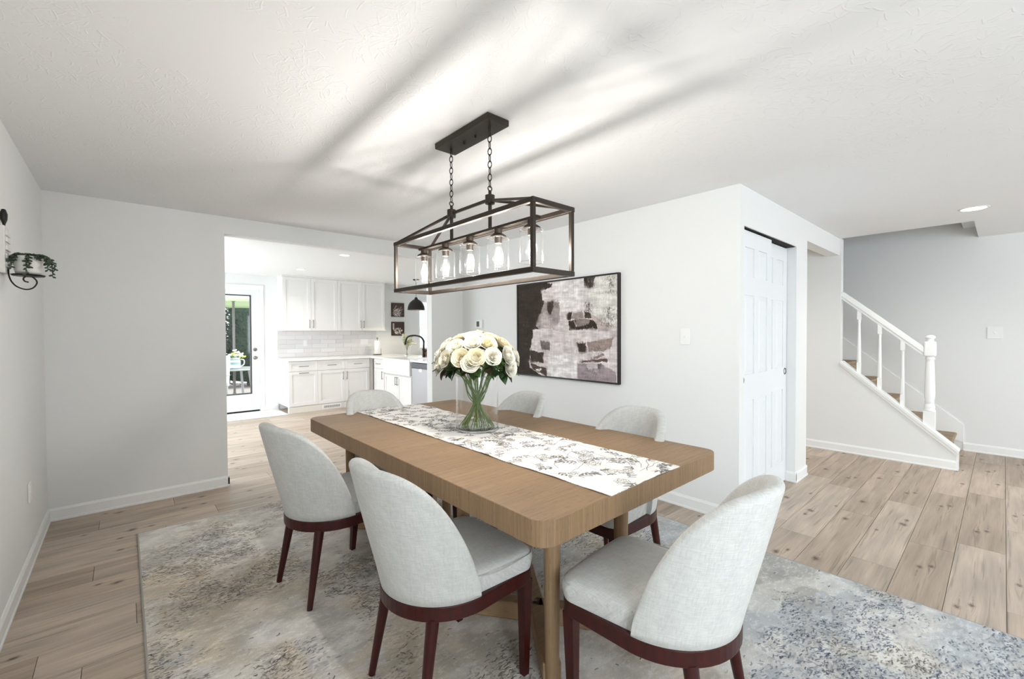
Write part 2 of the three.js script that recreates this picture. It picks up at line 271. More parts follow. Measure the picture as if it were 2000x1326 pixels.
// ------------------------------------------------------------------ staircase
{
  const st = thing('staircase', 'carpeted staircase with white turned balusters and newel post', 'staircase');
  const carpet = pixelTex(256, 256, (i, j) => { const v = 0.9 + 0.35 * (nz(i / 1.5, j / 1.5) - 0.5) + 0.2 * (fbm(i / 30, j / 30, 2) - 0.5); return [190 * v, 168 * v, 140 * v]; }); carpet.repeat.set(4, 4);
  const cm = std({ map: carpet, roughness: 1, bumpMap: carpet, bumpScale: 0.002 });
  const rise = 0.2, run = 0.228;
  for (let k = 1; k <= 10; k++) {
    const z = -0.35 - run * (k - 1), y = rise * k;
    mesh('step', merge([rbox(XS + 0.105, XW - 0.003, y - 0.035, y, z - run - 0.03, z, 0.016), box(XS + 0.105, XW - 0.003, y - rise, y - 0.02, z - run, z - 0.025)]), cm, st);
  }
  const z0 = -0.285, z1 = -1.262, sl = (1.024 - 0.199) / (1.233 - 0.3), yAt = (z) => 0.199 + (-0.3 - z) * sl;
  mesh('stringer_cap', merge([bar(V(XS + 0.045, yAt(z0) + 0.004, z0), V(XS + 0.045, yAt(-1.24) + 0.004, -1.24), 0.135, 0.03), bar(V(XS - 0.008, yAt(z0) - 0.022, z0 - 0.01), V(XS - 0.008, yAt(-1.24) - 0.022, -1.24), 0.014, 0.028)]), M.trim, st);
  mesh('end_board', box(XS - 0.004, XS + 0.108, 0, 0.17, -0.3, -0.285), M.trim, st);
  const sk = []; sk.push([-0.3, 0.095], [-0.3, 0.30], [-2.6, 0.30 + 2.3 * 0.877], [-2.6, 0.1 + 2.3 * 0.877], [-0.62, 0.2]);
  mesh('skirt_board', exX(sk, XW - 0.014, XW), M.trim, st);
  const rz0 = -0.53, rz1 = -1.24, ry = (z) => 1.178 + (-0.548 - z) * 0.907;
  mesh('handrail', merge([bar(V(XS + 0.05, ry(rz0) + 0.01, rz0), V(XS + 0.05, ry(rz1) + 0.01, rz1), 0.06, 0.05), bar(V(XS + 0.05, ry(rz0) - 0.035, rz0), V(XS + 0.05, ry(rz1) - 0.035, rz1), 0.04, 0.03)]), M.trim, st);
  for (const z of [-0.71, -0.9, -1.08]) {
    const a = yAt(z) + 0.01, b = ry(z) - 0.04, h = b - a, x = XS + 0.05;
    const prof = [[0.019, 0.18 * h], [0.0165, 0.19 * h], [0.019, 0.205 * h], [0.018, 0.23 * h], [0.0185, 0.3 * h], [0.0125, 0.78 * h], [0.012, 0.80 * h], [0.016, 0.815 * h], [0.013, 0.83 * h], [0.018, 0.86 * h]];
    mesh('baluster', merge([rbox(x - 0.018, x + 0.018, a - 0.03, a + 0.185 * h, z - 0.018, z + 0.018, 0.002), lathe(prof, 16).translate(x, a, z), rbox(x - 0.018, x + 0.018, a + 0.85 * h, b + 0.025, z - 0.018, z + 0.018, 0.002)]), M.trim, st);
  }
  {
    const x = XS + 0.05, z = -0.5, w = 0.046;
    const prof = [[0.03, 0.555], [0.046, 0.56], [0.047, 0.57], [0.04, 0.58], [0.043, 0.6], [0.043, 0.615], [0.034, 0.635], [0.034, 0.645], [0.04, 0.652], [0.034, 0.66], [0.041, 0.7], [0.043, 0.76], [0.033, 1.07], [0.031, 1.085], [0.04, 1.095], [0.036, 1.105], [0.032, 1.12], [0.036, 1.125]];
    const np = mesh('newel_post', merge([rbox(x - w, x + w, 0.3, 0.56, z - w, z + w, 0.004), lathe(prof, 28).translate(x, 0, z), rbox(x - w, x + w, 1.12, 1.275, z - w, z + w, 0.016)]), M.trim, st);
    mesh('cap', lathe([[0, 1.343], [0.02, 1.341], [0.036, 1.33], [0.041, 1.318], [0.036, 1.305], [0.028, 1.298], [0.03, 1.285], [0.026, 1.268]], 28).translate(x, 0, z), M.trim, np);
  }
}

// ------------------------------------------------------------------ rug
{
  const X0 = 0.054, X1 = 2.975, Z0 = -3.95, Z1 = 0.42, w = 1408, h = 2048;
  const dens = (x, z) => sm(0.42, 0.66, fbm(x * 2.1 + 90, z * 2.1 + 55, 4));
  const blueAt = (x, z) => { const u = (x - X0) / (X1 - X0); return Math.min(1, sm(0.40, 0.64, u * 0.62 + 0.5 * (fbm(x * 2.7 + 31, z * 2.7 + 3, 3) - 0.5) + 0.25 * (fbm(x * 0.9 + 60, z * 0.9, 2) - 0.3)) + sm(0.56, 0.66, fbm(x * 1.6 + 80, z * 1.6 + 14, 3)) * 0.7 * sm(-2.65, -2.2, z)); };
  const tex = texOf(canvas(w, h, (g) => {
    const im = g.createImageData(w, h);
    for (let j = 0; j < h; j++) for (let i = 0; i < w; i++) {
      const x = X0 + (X1 - X0) * i / w, z = Z0 + (Z1 - Z0) * j / h;                // first row of the picture is the far end
      const q = fbm(x * 1.5 + 4, z * 1.5 + 9, 6), q2 = fbm(x * 2.9 + 31, z * 2.9 + 3, 6), q3 = fbm(x * 14 + 5, z * 18 + 2, 4), d = dens(x, z), bl = blueAt(x, z);
      let c = mix3([218, 212, 202], [208, 195, 176], sm(0.44, 0.56, q));
      c = mix3(c, [208, 207, 204], 0.7 * sm(0.48, 0.56, q2));
      c = mix3(c, [172, 179, 185], bl * 0.66);
      c = mix3(c, [168, 159, 144], 0.42 * sm(0.52, 0.60, fbm(x * 2.3 + 12, z * 2.6 + 40, 6)));
      c = mix3(c, [228, 223, 215], 0.5 * sm(0.50, 0.60, fbm(x * 4.2 + 71, z * 6.4 + 22, 6)));
      c = mix3(c, [170, 166, 160], 0.45 * sm(0.5, 0.62, fbm(x * 9 + 1, z * 22 + 7, 5)) * d);
      const wv = 1.6 * q3, f1 = 0.62 * nz(x * 46 + wv, z * 120 + wv) + 0.38 * nz(x * 96 + 9, z * 190 + wv * 2), fl = sm(0.615, 0.685, f1) * sm(0.25, 0.8, d + 0.25 * (q3 - 0.5)), f2 = sm(0.60, 0.67, 0.6 * nz(x * 36 + 40 + wv, z * 100 + wv) + 0.4 * nz(x * 90, z * 170 + 31));
      c = mix3(c, bl > 0.5 ? [92, 101, 116] : [106, 99, 92], 0.28 * fl); c = mix3(c, [240, 237, 231], 0.3 * f2 * (1 - fl));
      const k = 1 + (NP[(i * 7 + j * 131) & 65535] - 0.5) * 0.10 + (q3 - 0.5) * 0.22, o = 4 * (j * w + i);
      im.data[o] = Math.min(255, c[0] * k); im.data[o + 1] = Math.min(255, c[1] * k); im.data[o + 2] = Math.min(255, c[2] * k); im.data[o + 3] = 255;
    }
    g.putImageData(im, 0, 0); g.lineCap = 'butt';
    for (let n = 0; n < 120000; n++) {                                     // short ragged yarn flecks, thick in patches
      const i = rnd() * w, j = rnd() * h, x = X0 + (X1 - X0) * i / w, z = Z0 + (Z1 - Z0) * j / h, d = Math.max(0, dens(x, z) - 0.25 + 0.9 * (fbm(x * 7 + 3, z * 9 + 8, 3) - 0.5));
      if (rnd() > d * d * 0.9 + 0.008) continue;
      const b = blueAt(x, z) > 0.5, v = rr(0.6, 1.25), c = b ? [66 * v, 76 * v, 92 * v] : [86 * v, 80 * v, 73 * v], a = 1.2 * (nz(x * 1.7 + 5, z * 1.7) - 0.5) + rr(-0.5, 0.5) + (rnd() < 0.18 ? rr(0.5, 1.3) : 0), L = rr(1.5, 6.5), k = rr(-2.2, 2.2);
      g.strokeStyle = `rgba(${c[0] | 0},${c[1] | 0},${c[2] | 0},${rr(0.3, 0.9)})`; g.lineWidth = rr(0.7, 2.1);
      g.beginPath(); g.moveTo(i - Math.cos(a) * L, j - Math.sin(a) * L); g.lineTo(i - Math.sin(a) * k, j + Math.cos(a) * k); g.lineTo(i + Math.cos(a) * L, j + Math.sin(a) * L); g.stroke();
    }
  }));
  const g = new RoundedBoxGeometry(X1 - X0, 0.011, Z1 - Z0, 2, 0.005).translate((X0 + X1) / 2, 0.0062, (Z0 + Z1) / 2), p = g.attributes.position, uv = g.attributes.uv;
  for (let i = 0; i < p.count; i++) uv.setXY(i, (p.getX(i) - X0) / (X1 - X0), (Z1 - p.getZ(i)) / (Z1 - Z0));
  const rug = thing('area_rug', 'large distressed grey, cream and blue rug under the dining table', 'rug');
  mesh('pile', g, std({ map: tex, roughness: 0.98, bumpMap: tex, bumpScale: 0.003 }), rug);
  const e = 0.006, edge = std({ color: css('#a8a59d'), roughness: 0.9 });
  mesh('binding', merge([rod(V(X0, 0.0065, Z0), V(X0, 0.0065, Z1), e), rod(V(X1, 0.0065, Z0), V(X1, 0.0065, Z1), e), rod(V(X0, 0.0065, Z0), V(X1, 0.0065, Z0), e), rod(V(X0, 0.0065, Z1), V(X1, 0.0065, Z1), e)]), edge, rug);
}
const RUG = 0.0126;

// ------------------------------------------------------------------ dining table
const TX0 = 0.972, TX1 = 2.235, TZ0 = -3.285, TZ1 = -0.95, TY = 0.785, TT = 0.09, TXC = (TX0 + TX1) / 2, TZC = (TZ0 + TZ1) / 2;
{
  const t = thing('dining_table', 'thick brushed-oak dining table with rounded corners in the middle of the rug', 'table');
  const R = 0.065, half = (s) => {
    const c = [], zo = s > 0 ? TZ1 : TZ0, zi = TZC + s * 0.0012;
    c.push([TX0, zi]); for (let k = 0; k <= 8; k++) { const a = k / 8 * Math.PI / 2; c.push([TX0 + R - R * Math.cos(a), zo - s * (R - R * Math.sin(a))]); }
    for (let k = 0; k <= 8; k++) { const a = k / 8 * Math.PI / 2; c.push([TX1 - R + R * Math.sin(a), zo - s * (R - R * Math.cos(a))]); }
    c.push([TX1, zi]); if (s > 0) c.reverse();
    const g = exY(c, TY - TT, TY, [], 0.004); return mUV(g, 1.35, 1.35, true);
  };
  mesh('tabletop_leaf', half(1), M.oak, t); mesh('tabletop_leaf', half(-1), M.oak, t);
  mesh('extension_rail', merge([box(1.3, 1.36, TY - TT - 0.05, TY - TT, -2.95, -1.3), box(1.62, 1.68, TY - TT - 0.05, TY - TT, -2.95, -1.3)]), M.oak, t);
  const pedestal = (posts) => {
    for (const [x, z] of posts) {
      const g = new THREE.CylinderGeometry(0.034, 0.027, TY - TT - RUG, 20, 6).translate(x, (TY - TT + RUG) / 2, z); mesh('leg', mUV(g, 1.35, 1.35, true), M.oak, t);
    }
    for (const [a, b] of [[0, 3], [1, 2]]) { const p = V(posts[a][0], RUG + 0.043, posts[a][1]), q = V(posts[b][0], RUG + 0.043, posts[b][1]); mesh('foot_rail', mUV(bar(p, q, 0.075, 0.084), 1.35), M.oak, t); }
    const cx = posts.reduce((s, p) => s + p[0], 0) / 4, cz = posts.reduce((s, p) => s + p[1], 0) / 4;
    mesh('bearer', merge([bar(V(posts[0][0], TY - TT - 0.03, posts[0][1]), V(posts[3][0], TY - TT - 0.03, posts[3][1]), 0.06, 0.055), bar(V(posts[1][0], TY - TT - 0.03, posts[1][1]), V(posts[2][0], TY - TT - 0.03, posts[2][1]), 0.06, 0.055)]), M.oak, t);
  };
  pedestal([[1.228, -1.155], [1.695, -1.16], [1.245, -1.77], [1.66, -1.75]]);
  pedestal([[1.19, -3.07], [1.86, -3.07], [1.24, -2.47], [1.62, -2.5]]);
}

// ------------------------------------------------------------------ dining chairs
const chairParts = (() => {
  const y0 = 0.42, top = 0.917, a = 0.246, b = 0.25, T = 0.05;
  const lean = (y) => 0.125 * Math.pow(Math.max(0, (y - y0) / (top - y0)), 1.15);
  const hgt = (t) => y0 + (top - y0) * Math.sqrt(Math.max(0, 1 - Math.pow(Math.abs(t), 3.3)));
  // back shell: a section around the wall thickness, swept over the rear half ellipse
  const NT = 56, NS = 36, pos = [], uv = [], idx = [];
  for (let i = 0; i <= NT; i++) {
    const s = -1 + 2 * i / NT, t = 0.985 * Math.sin(s * Math.PI / 2), th = t * Math.PI / 2, ht = hgt(t);
    const px = a * Math.sin(th), pz = -b * Math.cos(th), nx0 = Math.sin(th) / a, nz0 = -Math.cos(th) / b, nl = Math.hypot(nx0, nz0), nx = nx0 / nl, nzz = nz0 / nl;
    const rr0 = Math.min(T / 2, (ht - y0) / 2), body = ht - rr0;
    for (let k = 0; k < NS; k++) {
      const f = k / NS; let off, y;
      if (f < 0.36) { y = y0 + (body - y0) * (f / 0.36); off = 0.006 * Math.sin(Math.PI * (f / 0.36)); }
      else if (f < 0.60) { const q = (f - 0.36) / 0.24 * Math.PI; y = body + rr0 * Math.sin(q); off = -T / 2 + T / 2 * Math.cos(q); }
      else if (f < 0.94) { y = body + (y0 - body) * ((f - 0.60) / 0.34); off = -T - 0.012 * Math.sin(Math.PI * (f - 0.60) / 0.34); }
      else { y = y0; off = -T + T * (f - 0.94) / 0.06; }
      pos.push(px + nx * off, y, pz + nzz * off - lean(y)); uv.push(th * a * 4 / 4, y + (f > 0.5 ? 0.7 : 0));
    }
  }
  for (let i = 0; i < NT; i++) for (let k = 0; k < NS; k++) { const p = i * NS + k, q = i * NS + (k + 1) % NS, r = p + NS, s = q + NS; idx.push(p, q, r, q, s, r); }
  for (const [i, rev] of [[0, true], [NT, false]]) { const c = pos.length / 3; let mx = 0, my = 0, mz = 0; for (let k = 0; k < NS; k++) { const o = 3 * (i * NS + k); mx += pos[o] / NS; my += pos[o + 1] / NS; mz += pos[o + 2] / NS; } pos.push(mx, my, mz); uv.push(0, 0); for (let k = 0; k < NS; k++) { const p = i * NS + k, q = i * NS + (k + 1) % NS; rev ? idx.push(c, q, p) : idx.push(c, p, q); } }
  const back = new THREE.BufferGeometry(); back.setAttribute('position', new THREE.Float32BufferAttribute(pos, 3)); back.setAttribute('uv', new THREE.Float32BufferAttribute(uv, 2)); back.setIndex(idx); back.computeVertexNormals();
  // plan outline of the seat (x, z), front +z
  const plan = (inset, rearInset = inset) => {
    const o = [], fz = 0.285 - inset, fx = 0.236 - inset, r = 0.055;
    for (let k = 0; k <= 28; k++) { const th = Math.PI / 2 - k / 28 * Math.PI; o.push([(a - rearInset) * Math.sin(th), -(b - rearInset) * Math.cos(th)]); }
    for (let k = 0; k <= 6; k++) { const q = k / 6 * Math.PI / 2; o.push([-fx + r - r * Math.cos(q), fz - r + r * Math.sin(q)]); }
    for (let k = 1; k < 8; k++) o.push([-fx + r + (2 * fx - 2 * r) * k / 8, fz + 0.006 * Math.sin(Math.PI * k / 8)]);
    for (let k = 0; k <= 6; k++) { const q = k / 6 * Math.PI / 2; o.push([fx - r + r * Math.sin(q), fz - r + r * Math.cos(q)]); }
    return o;
  };
  const rings = [[0, 0.421], [-0.003, 0.44], [-0.006, 0.46], [-0.004, 0.478], [0.004, 0.491], [0.018, 0.500], [0.045, 0.506], [0.1, 0.510], [0.17, 0.512]];
  const sp = [], su = [], si = []; let n = 0;
  for (const [ins, y] of rings) { const o = plan(ins, Math.max(ins, 0) + 0.02); n = o.length; for (const [x, z] of o) { sp.push(x, y, z); su.push(x, z + (y - 0.42)); } }
  for (let i = 0; i + 1 < rings.length; i++) for (let k = 0; k < n; k++) { const p = i * n + k, q = i * n + (k + 1) % n; si.push(p, q, p + n, q, q + n, p + n); }
  const c = sp.length / 3; sp.push(0, 0.512, 0.01); su.push(0, 0); const l = (rings.length - 1) * n; for (let k = 0; k < n; k++) si.push(c, l + k, l + (k + 1) % n);
  const seat = new THREE.BufferGeometry(); seat.setAttribute('position', new THREE.Float32BufferAttribute(sp, 3)); seat.setAttribute('uv', new THREE.Float32BufferAttribute(su, 2)); seat.setIndex(si.reverse()); seat.computeVertexNormals();
  const pipe = new THREE.TubeGeometry(new THREE.CatmullRomCurve3(plan(-0.003, 0.02).filter((p) => p[1] > -0.02).map(([x, z]) => V(x, 0.484, z))), 90, 0.0022, 5, false);
  const frame = mUV(exY(plan(-0.002, -0.002), 0.366, 0.4205, [], 0.005), 0.5);
  const leg = (x, z, x2, z2, r) => mUV(rod(V(x2, 0, z2), V(x, 0.37, z), 0.0135, r, 14), 0.4, 0.4, true);
  const square = (sx) => { const g = new THREE.CylinderGeometry(0.031, 0.019, 0.372, 4, 1).rotateY(Math.PI / 4), p = g.attributes.position; for (let i = 0; i < p.count; i++) { const t = (p.getY(i) + 0.186) / 0.372; p.setXYZ(i, p.getX(i) + sx * (0.224 - 0.018 * t), p.getY(i) + 0.186, p.getZ(i) + 0.228 + 0.022 * t); } const q = g.toNonIndexed(); q.computeVertexNormals(); return mUV(q, 0.4, 0.4, true); };
  const legs = [leg(0.165, -0.16, 0.19, -0.225, 0.024), leg(-0.165, -0.16, -0.19, -0.225, 0.024), square(1), square(-1)];
  return { back, seat, pipe, frame, legs };
})();
function chair(x, z, deg, label) {
  const g = thing('dining_chair', label, 'chair', 'upholstered dining chairs', [x, RUG, z], deg * Math.PI / 180), c = chairParts;
  mesh('backrest', c.back, M.linen, g); const s = mesh('seat', c.seat, M.linen, g); mesh('piping', c.pipe, M.linen, s);
  mesh('seat_frame', c.frame, M.mahogany, g); for (const l of c.legs) mesh('leg', l, M.mahogany, g);
  return g;
}
chair(0.955, -1.49, 91, 'linen barrel-back chair nearest the viewer on the long left side of the table');
chair(0.87, -2.49, 97, 'linen barrel-back chair on the left side of the table, nearer the kitchen opening');
chair(1.418, -0.795, 185, 'linen barrel-back chair at the near right end of the table with its back turned right');
chair(2.03, -1.46, -90, 'linen barrel-back chair on the far side of the table right of the painting');
chair(2.01, -2.40, -90, 'linen barrel-back chair on the far side of the table below the painting, beside the vase');
chair(1.445, -3.03, 0, 'linen barrel-back chair at the kitchen end of the table');

// ------------------------------------------------------------------ table runner with floral print
const RX0 = 1.318, RX1 = 1.84, RZ0 = -3.262, RZ1 = -0.946;
{
  const W = 460, Hh = 2048;
  const c = canvas(W, Hh, (g) => {
    g.fillStyle = '#f4f1ec'; g.fillRect(0, 0, W, Hh); g.lineCap = 'round';
    for (let k = 0; k < 60; k++) { g.fillStyle = `rgba(${214 + rr(-10, 10) | 0},${194 + rr(-10, 10) | 0},${168 + rr(-10, 10) | 0},0.16)`; g.beginPath(); g.ellipse(rnd() * W, rnd() * Hh, rr(10, 34), rr(8, 26), rnd() * 3, 0, 7); g.fill(); }
    const tone = () => { const v = rr(70, 130); return `rgba(${v | 0},${v * 0.96 | 0},${v * (rnd() < 0.5 ? 0.86 : 1.02) | 0},0.8)`; };
    const leaf = (x, y, a, L) => { g.save(); g.translate(x, y); g.rotate(a); g.beginPath(); g.moveTo(0, 0); g.quadraticCurveTo(L * 0.45, -L * 0.34, L, 0); g.quadraticCurveTo(L * 0.45, L * 0.30, 0, 0); if (rnd() < 0.55) { g.globalAlpha = 0.55; g.fill(); g.globalAlpha = 1; } g.stroke(); g.beginPath(); g.moveTo(0, 0); g.lineTo(L * 0.9, 0); g.stroke(); g.restore(); };
    const rose = (x, y, R) => { for (let q = 0; q < 4; q++) { const r = R * (1 - q * 0.23); g.beginPath(); for (let t = 0; t <= 30; t++) { const a = t / 30 * 6.6 + q, rad = r * (0.86 + 0.16 * Math.sin(a * 5 + q * 2)); g.lineTo(x + Math.cos(a) * rad, y + Math.sin(a) * rad * 0.8); } g.stroke(); } for (let q = 0; q < 14; q++) { const a = rnd() * 6.28, r = R * rr(0.3, 0.9); g.beginPath(); g.arc(x, y, r, a, a + 0.5); g.stroke(); } };
    const sprig = (x, y, a, n) => { g.strokeStyle = g.fillStyle = tone(); g.lineWidth = rr(1.2, 2.2); for (let q = 0; q < n; q++) { const x2 = x + Math.cos(a) * 15, y2 = y + Math.sin(a) * 15; g.beginPath(); g.moveTo(x, y); g.lineTo(x2, y2); g.stroke(); leaf(x2, y2, a + 0.9, rr(14, 30)); leaf(x2, y2, a - 0.9, rr(14, 30)); x = x2; y = y2; a += rr(-0.45, 0.45); } leaf(x, y, a, 16); };
    for (let k = 0; k < 190; k++) sprig(rnd() * W, rnd() * Hh, rnd() * 6.28, 3 + (rnd() * 4 | 0));
    for (let k = 0; k < 34; k++) { g.strokeStyle = tone(); g.lineWidth = 1.8; const x = rr(30, W - 30), y = (k + rnd()) * Hh / 34; g.fillStyle = '#f4f1ec'; g.beginPath(); g.ellipse(x, y, 30, 24, 0, 0, 7); g.fill(); rose(x, y, rr(22, 40)); }
    for (let k = 0; k < 60; k++) { g.strokeStyle = tone(); g.lineWidth = 2.2; let x = rnd() * W, y = rnd() * Hh, a = rnd() * 6.28; g.beginPath(); g.moveTo(x, y); for (let q = 0; q < 16; q++) { a += rr(-0.3, 0.3); x += Math.cos(a) * 11; y += Math.sin(a) * 11; g.lineTo(x, y); } g.stroke(); }
  });
  const g = new THREE.BoxGeometry(RX1 - RX0, 0.0026, RZ1 - RZ0, 26, 1, 110), p = g.attributes.position, uv = g.attributes.uv;
  for (let i = 0; i < p.count; i++) {
    const x = p.getX(i) + (RX0 + RX1) / 2, z = p.getZ(i) + (RZ0 + RZ1) / 2, e = Math.abs(p.getX(i)) / ((RX1 - RX0) / 2);
    uv.setXY(i, (x - RX0) / (RX1 - RX0), (RZ1 - z) / (RZ1 - RZ0));
    const dz = Math.abs(z - -2.157) < 0.2 && Math.abs(x - 1.62) < 0.2 ? 0.15 : 1;
    p.setXYZ(i, x + 0.014 * (nz(z * 4, 3.3) - 0.5) * e, p.getY(i) + TY + 0.0018 + 0.014 * Math.pow(fbm(x * 7 + 3, z * 9, 2), 2) * (1 - 0.5 * e) * dz, z + 0.008 * (nz(x * 9, 8.8) - 0.5) * sm(1.05, 1.158, Math.abs(z - (RZ0 + RZ1) / 2)));
  }
  g.computeVertexNormals();
  single('table_runner', g, std({ map: texOf(c), roughness: 0.92 }), 'white table runner printed with grey roses and leaves along the dining table', 'runner');
}

// ------------------------------------------------------------------ vase and roses
const VX = 1.625, VZ = -2.155, VY = TY + 0.0052;
{
  const v = thing('glass_vase', 'tall clear glass cylinder vase on the table runner', 'vase', null, [VX, VY, VZ]);
  mesh('wall', new THREE.CylinderGeometry(0.13, 0.13, 0.325, 64, 1, true).translate(0, 0.17, 0), M.glass, v);
  mesh('inner_wall', new THREE.CylinderGeometry(0.126, 0.126, 0.315, 64, 1, true).translate(0, 0.175, 0), M.glass, v);
  mesh('rim', new THREE.TorusGeometry(0.13, 0.0022, 8, 64).rotateX(Math.PI / 2).translate(0, 0.333, 0), M.glassSolid, v);
  mesh('base', lathe([[0, 0], [0.122, 0], [0.13, 0.004], [0.131, 0.014], [0.126, 0.018], [0, 0.016]], 64), M.glassSolid, v);
}
{
  const petal = (R, Hp, sp, curl, open) => {
    const nu = 8, nv = 6, pos = [], idx = [], uv = [];
    for (let j = 0; j <= nv; j++) for (let i = 0; i <= nu; i++) {
      const u = -1 + 2 * i / nu, w = j / nv, vv = w * (1 - 0.22 * u * u * w), r = R * (0.18 + 0.82 * Math.sin(Math.min(1, vv * 1.15) * Math.PI / 2)) * (1 + open * vv) + curl * R * Math.pow(vv, 5), ph = u * sp * (0.35 + 0.65 * Math.sin(Math.min(1, vv * 1.4) * Math.PI / 2));
      const k = 1 - 0.06 * Math.cos(u * 5) * vv; pos.push(r * Math.sin(ph) * k, Hp * vv - Hp * 0.10 * curl * Math.pow(vv, 6) * 4, r * Math.cos(ph) * k); uv.push(u, vv);
    }
    for (let j = 0; j < nv; j++) for (let i = 0; i < nu; i++) { const p = j * (nu + 1) + i; idx.push(p, p + 1, p + nu + 1, p + 1, p + nu + 2, p + nu + 1); }
    const g = new THREE.BufferGeometry(); g.setAttribute('position', new THREE.Float32BufferAttribute(pos, 3)); g.setAttribute('uv', new THREE.Float32BufferAttribute(uv, 2)); g.setIndex(idx); g.computeVertexNormals(); return g;
  };
  const kinds = [[petal(0.0095, 0.050, 1.7, 0, 0), 3], [petal(0.0165, 0.051, 1.35, 0.1, 0), 3], [petal(0.0245, 0.049, 1.2, 0.2, 0.02), 4], [petal(0.0325, 0.0455, 1.05, 0.32, 0.05), 5], [petal(0.039, 0.043, 1.0, 0.28, 0.03), 5], [petal(0.045, 0.038, 0.95, 0.3, 0.06), 6]];
  const pm = [phy({ color: css('#f0ebd8'), roughness: 0.6, transmission: 0.12, thickness: 0, sheen: 0.2, sheenColor: css('#ffffff'), side: THREE.DoubleSide }), phy({ color: css('#efe6c8'), roughness: 0.6, transmission: 0.12, thickness: 0, side: THREE.DoubleSide }), phy({ color: css('#f1eee0'), roughness: 0.6, transmission: 0.12, thickness: 0, side: THREE.DoubleSide })];
  const stemM = std({ color: css('#56752f'), roughness: 0.55 }), leafMs = [std({ color: css('#2c4a24'), roughness: 0.45, side: THREE.DoubleSide }), std({ color: css('#46692f'), roughness: 0.45, side: THREE.DoubleSide }), std({ color: css('#3a2f22'), roughness: 0.5, side: THREE.DoubleSide })];
  const leafGeo = (() => { const pos = [], idx = []; for (let j = 0; j <= 6; j++) { const t = j / 6, w = 0.019 * Math.sin(Math.PI * Math.pow(t, 0.8)) + 0.0005, y = -0.016 * t * t; pos.push(-w, y + 0.004, t * 0.07, 0, y, t * 0.07, w, y + 0.004, t * 0.07); } for (let j = 0; j < 6; j++) for (const q of [0, 1]) { const p = 3 * j + q; idx.push(p, p + 3, p + 1, p + 1, p + 3, p + 4); } const g = new THREE.BufferGeometry(); g.setAttribute('position', new THREE.Float32BufferAttribute(pos, 3)); g.setIndex(idx); g.computeVertexNormals(); g.setAttribute('uv', new THREE.Float32BufferAttribute(new Float32Array(pos.length / 3 * 2), 2)); return g; })();
  // rings of blooms over a dome: [count, polar angle, phase]
  const spots = []; for (const [n, pol, ph] of [[1, 0.0, 0], [6, 0.42, 0.3], [11, 0.84, 0.1], [14, 1.28, 0.42], [6, 1.58, 0.2]]) for (let k = 0; k < n; k++) spots.push([pol + rr(-0.06, 0.06), ph + k / n * 6.283 + rr(-0.09, 0.09)]);
  spots.forEach(([pol, az], i) => {
    const dir = V(Math.sin(pol) * Math.cos(az), Math.cos(pol), Math.sin(pol) * Math.sin(az));
    const c = V(0.235 * dir.x, 0.405 + 0.165 * dir.y + rr(-0.012, 0.012), 0.235 * dir.z);        // seat of the bloom, from the vase base
    const lay = pol > 1.2 ? 'low on the rim of the bouquet' : pol > 0.7 ? 'in the middle ring of the bouquet' : 'on top of the bouquet';
    const g = thing('white_rose', 'cream white rose ' + lay + ' in the table vase', 'rose', 'white roses, ' + lay, [VX, VY, VZ]);
    const face = V(dir.x + rr(-0.16, 0.16), dir.y * 0.9 + 0.14 + rr(-0.1, 0.1), dir.z + rr(-0.16, 0.16)).normalize(), sc = rr(0.9, 1.04), m = pm[Math.floor(rnd() * 3)];
    const q = new THREE.Quaternion().setFromUnitVectors(V(0, 1, 0), face).multiply(new THREE.Quaternion().setFromAxisAngle(V(0, 1, 0), rnd() * 6.28));
    for (const [geo, n] of kinds) for (let k = 0; k < n; k++) {
      const p = mesh('petal', geo, m, g); p.position.copy(c).addScaledVector(face, -0.012); p.scale.setScalar(sc * rr(0.95, 1.05));
      p.quaternion.copy(q).multiply(new THREE.Quaternion().setFromAxisAngle(V(0, 1, 0), (k + rr(-0.15, 0.15)) / n * 6.283 + n));
    }
    const s0 = c.clone().addScaledVector(face, -0.008), aa = az + Math.PI + rr(-0.5, 0.5), rb = 0.075 + 0.04 * rnd(), foot = V(rb * Math.cos(aa), 0.02, rb * Math.sin(aa)), nk = V(0.055 * dir.x + rr(-0.012, 0.012), 0.225 + rr(-0.04, 0.04), 0.055 * dir.z + rr(-0.012, 0.012)), mid = V(0.1 * dir.x, 0.325, 0.1 * dir.z);
    mesh('stem', tube([foot, V(foot.x * 0.55 + nk.x * 0.45, 0.115, foot.z * 0.55 + nk.z * 0.45), nk, mid, s0], 0.0029, 26, 6), stemM, g);
    mesh('calyx', lathe([[0.003, -0.004], [0.012, 0.0], [0.017, 0.01], [0.019, 0.016]], 10).applyQuaternion(q).translate(c.x - face.x * 0.014, c.y - face.y * 0.014, c.z - face.z * 0.014), stemM, g);
    const nl = pol > 1.2 ? 5 : pol > 0.7 ? 3 : 1;
    for (let k = 0; k < nl; k++) {
      const l = mesh('leaf', leafGeo, leafMs[Math.floor(rnd() * 2.6)], g); const t = rr(0.35, 0.9); l.position.copy(mid).lerp(s0, t);
      l.rotation.set(rr(-0.1, 0.7), Math.PI / 2 - az + rr(-1.1, 1.1), rr(-0.6, 0.6), 'YXZ'); l.scale.setScalar(rr(0.9, 1.4));
    }
  });
}

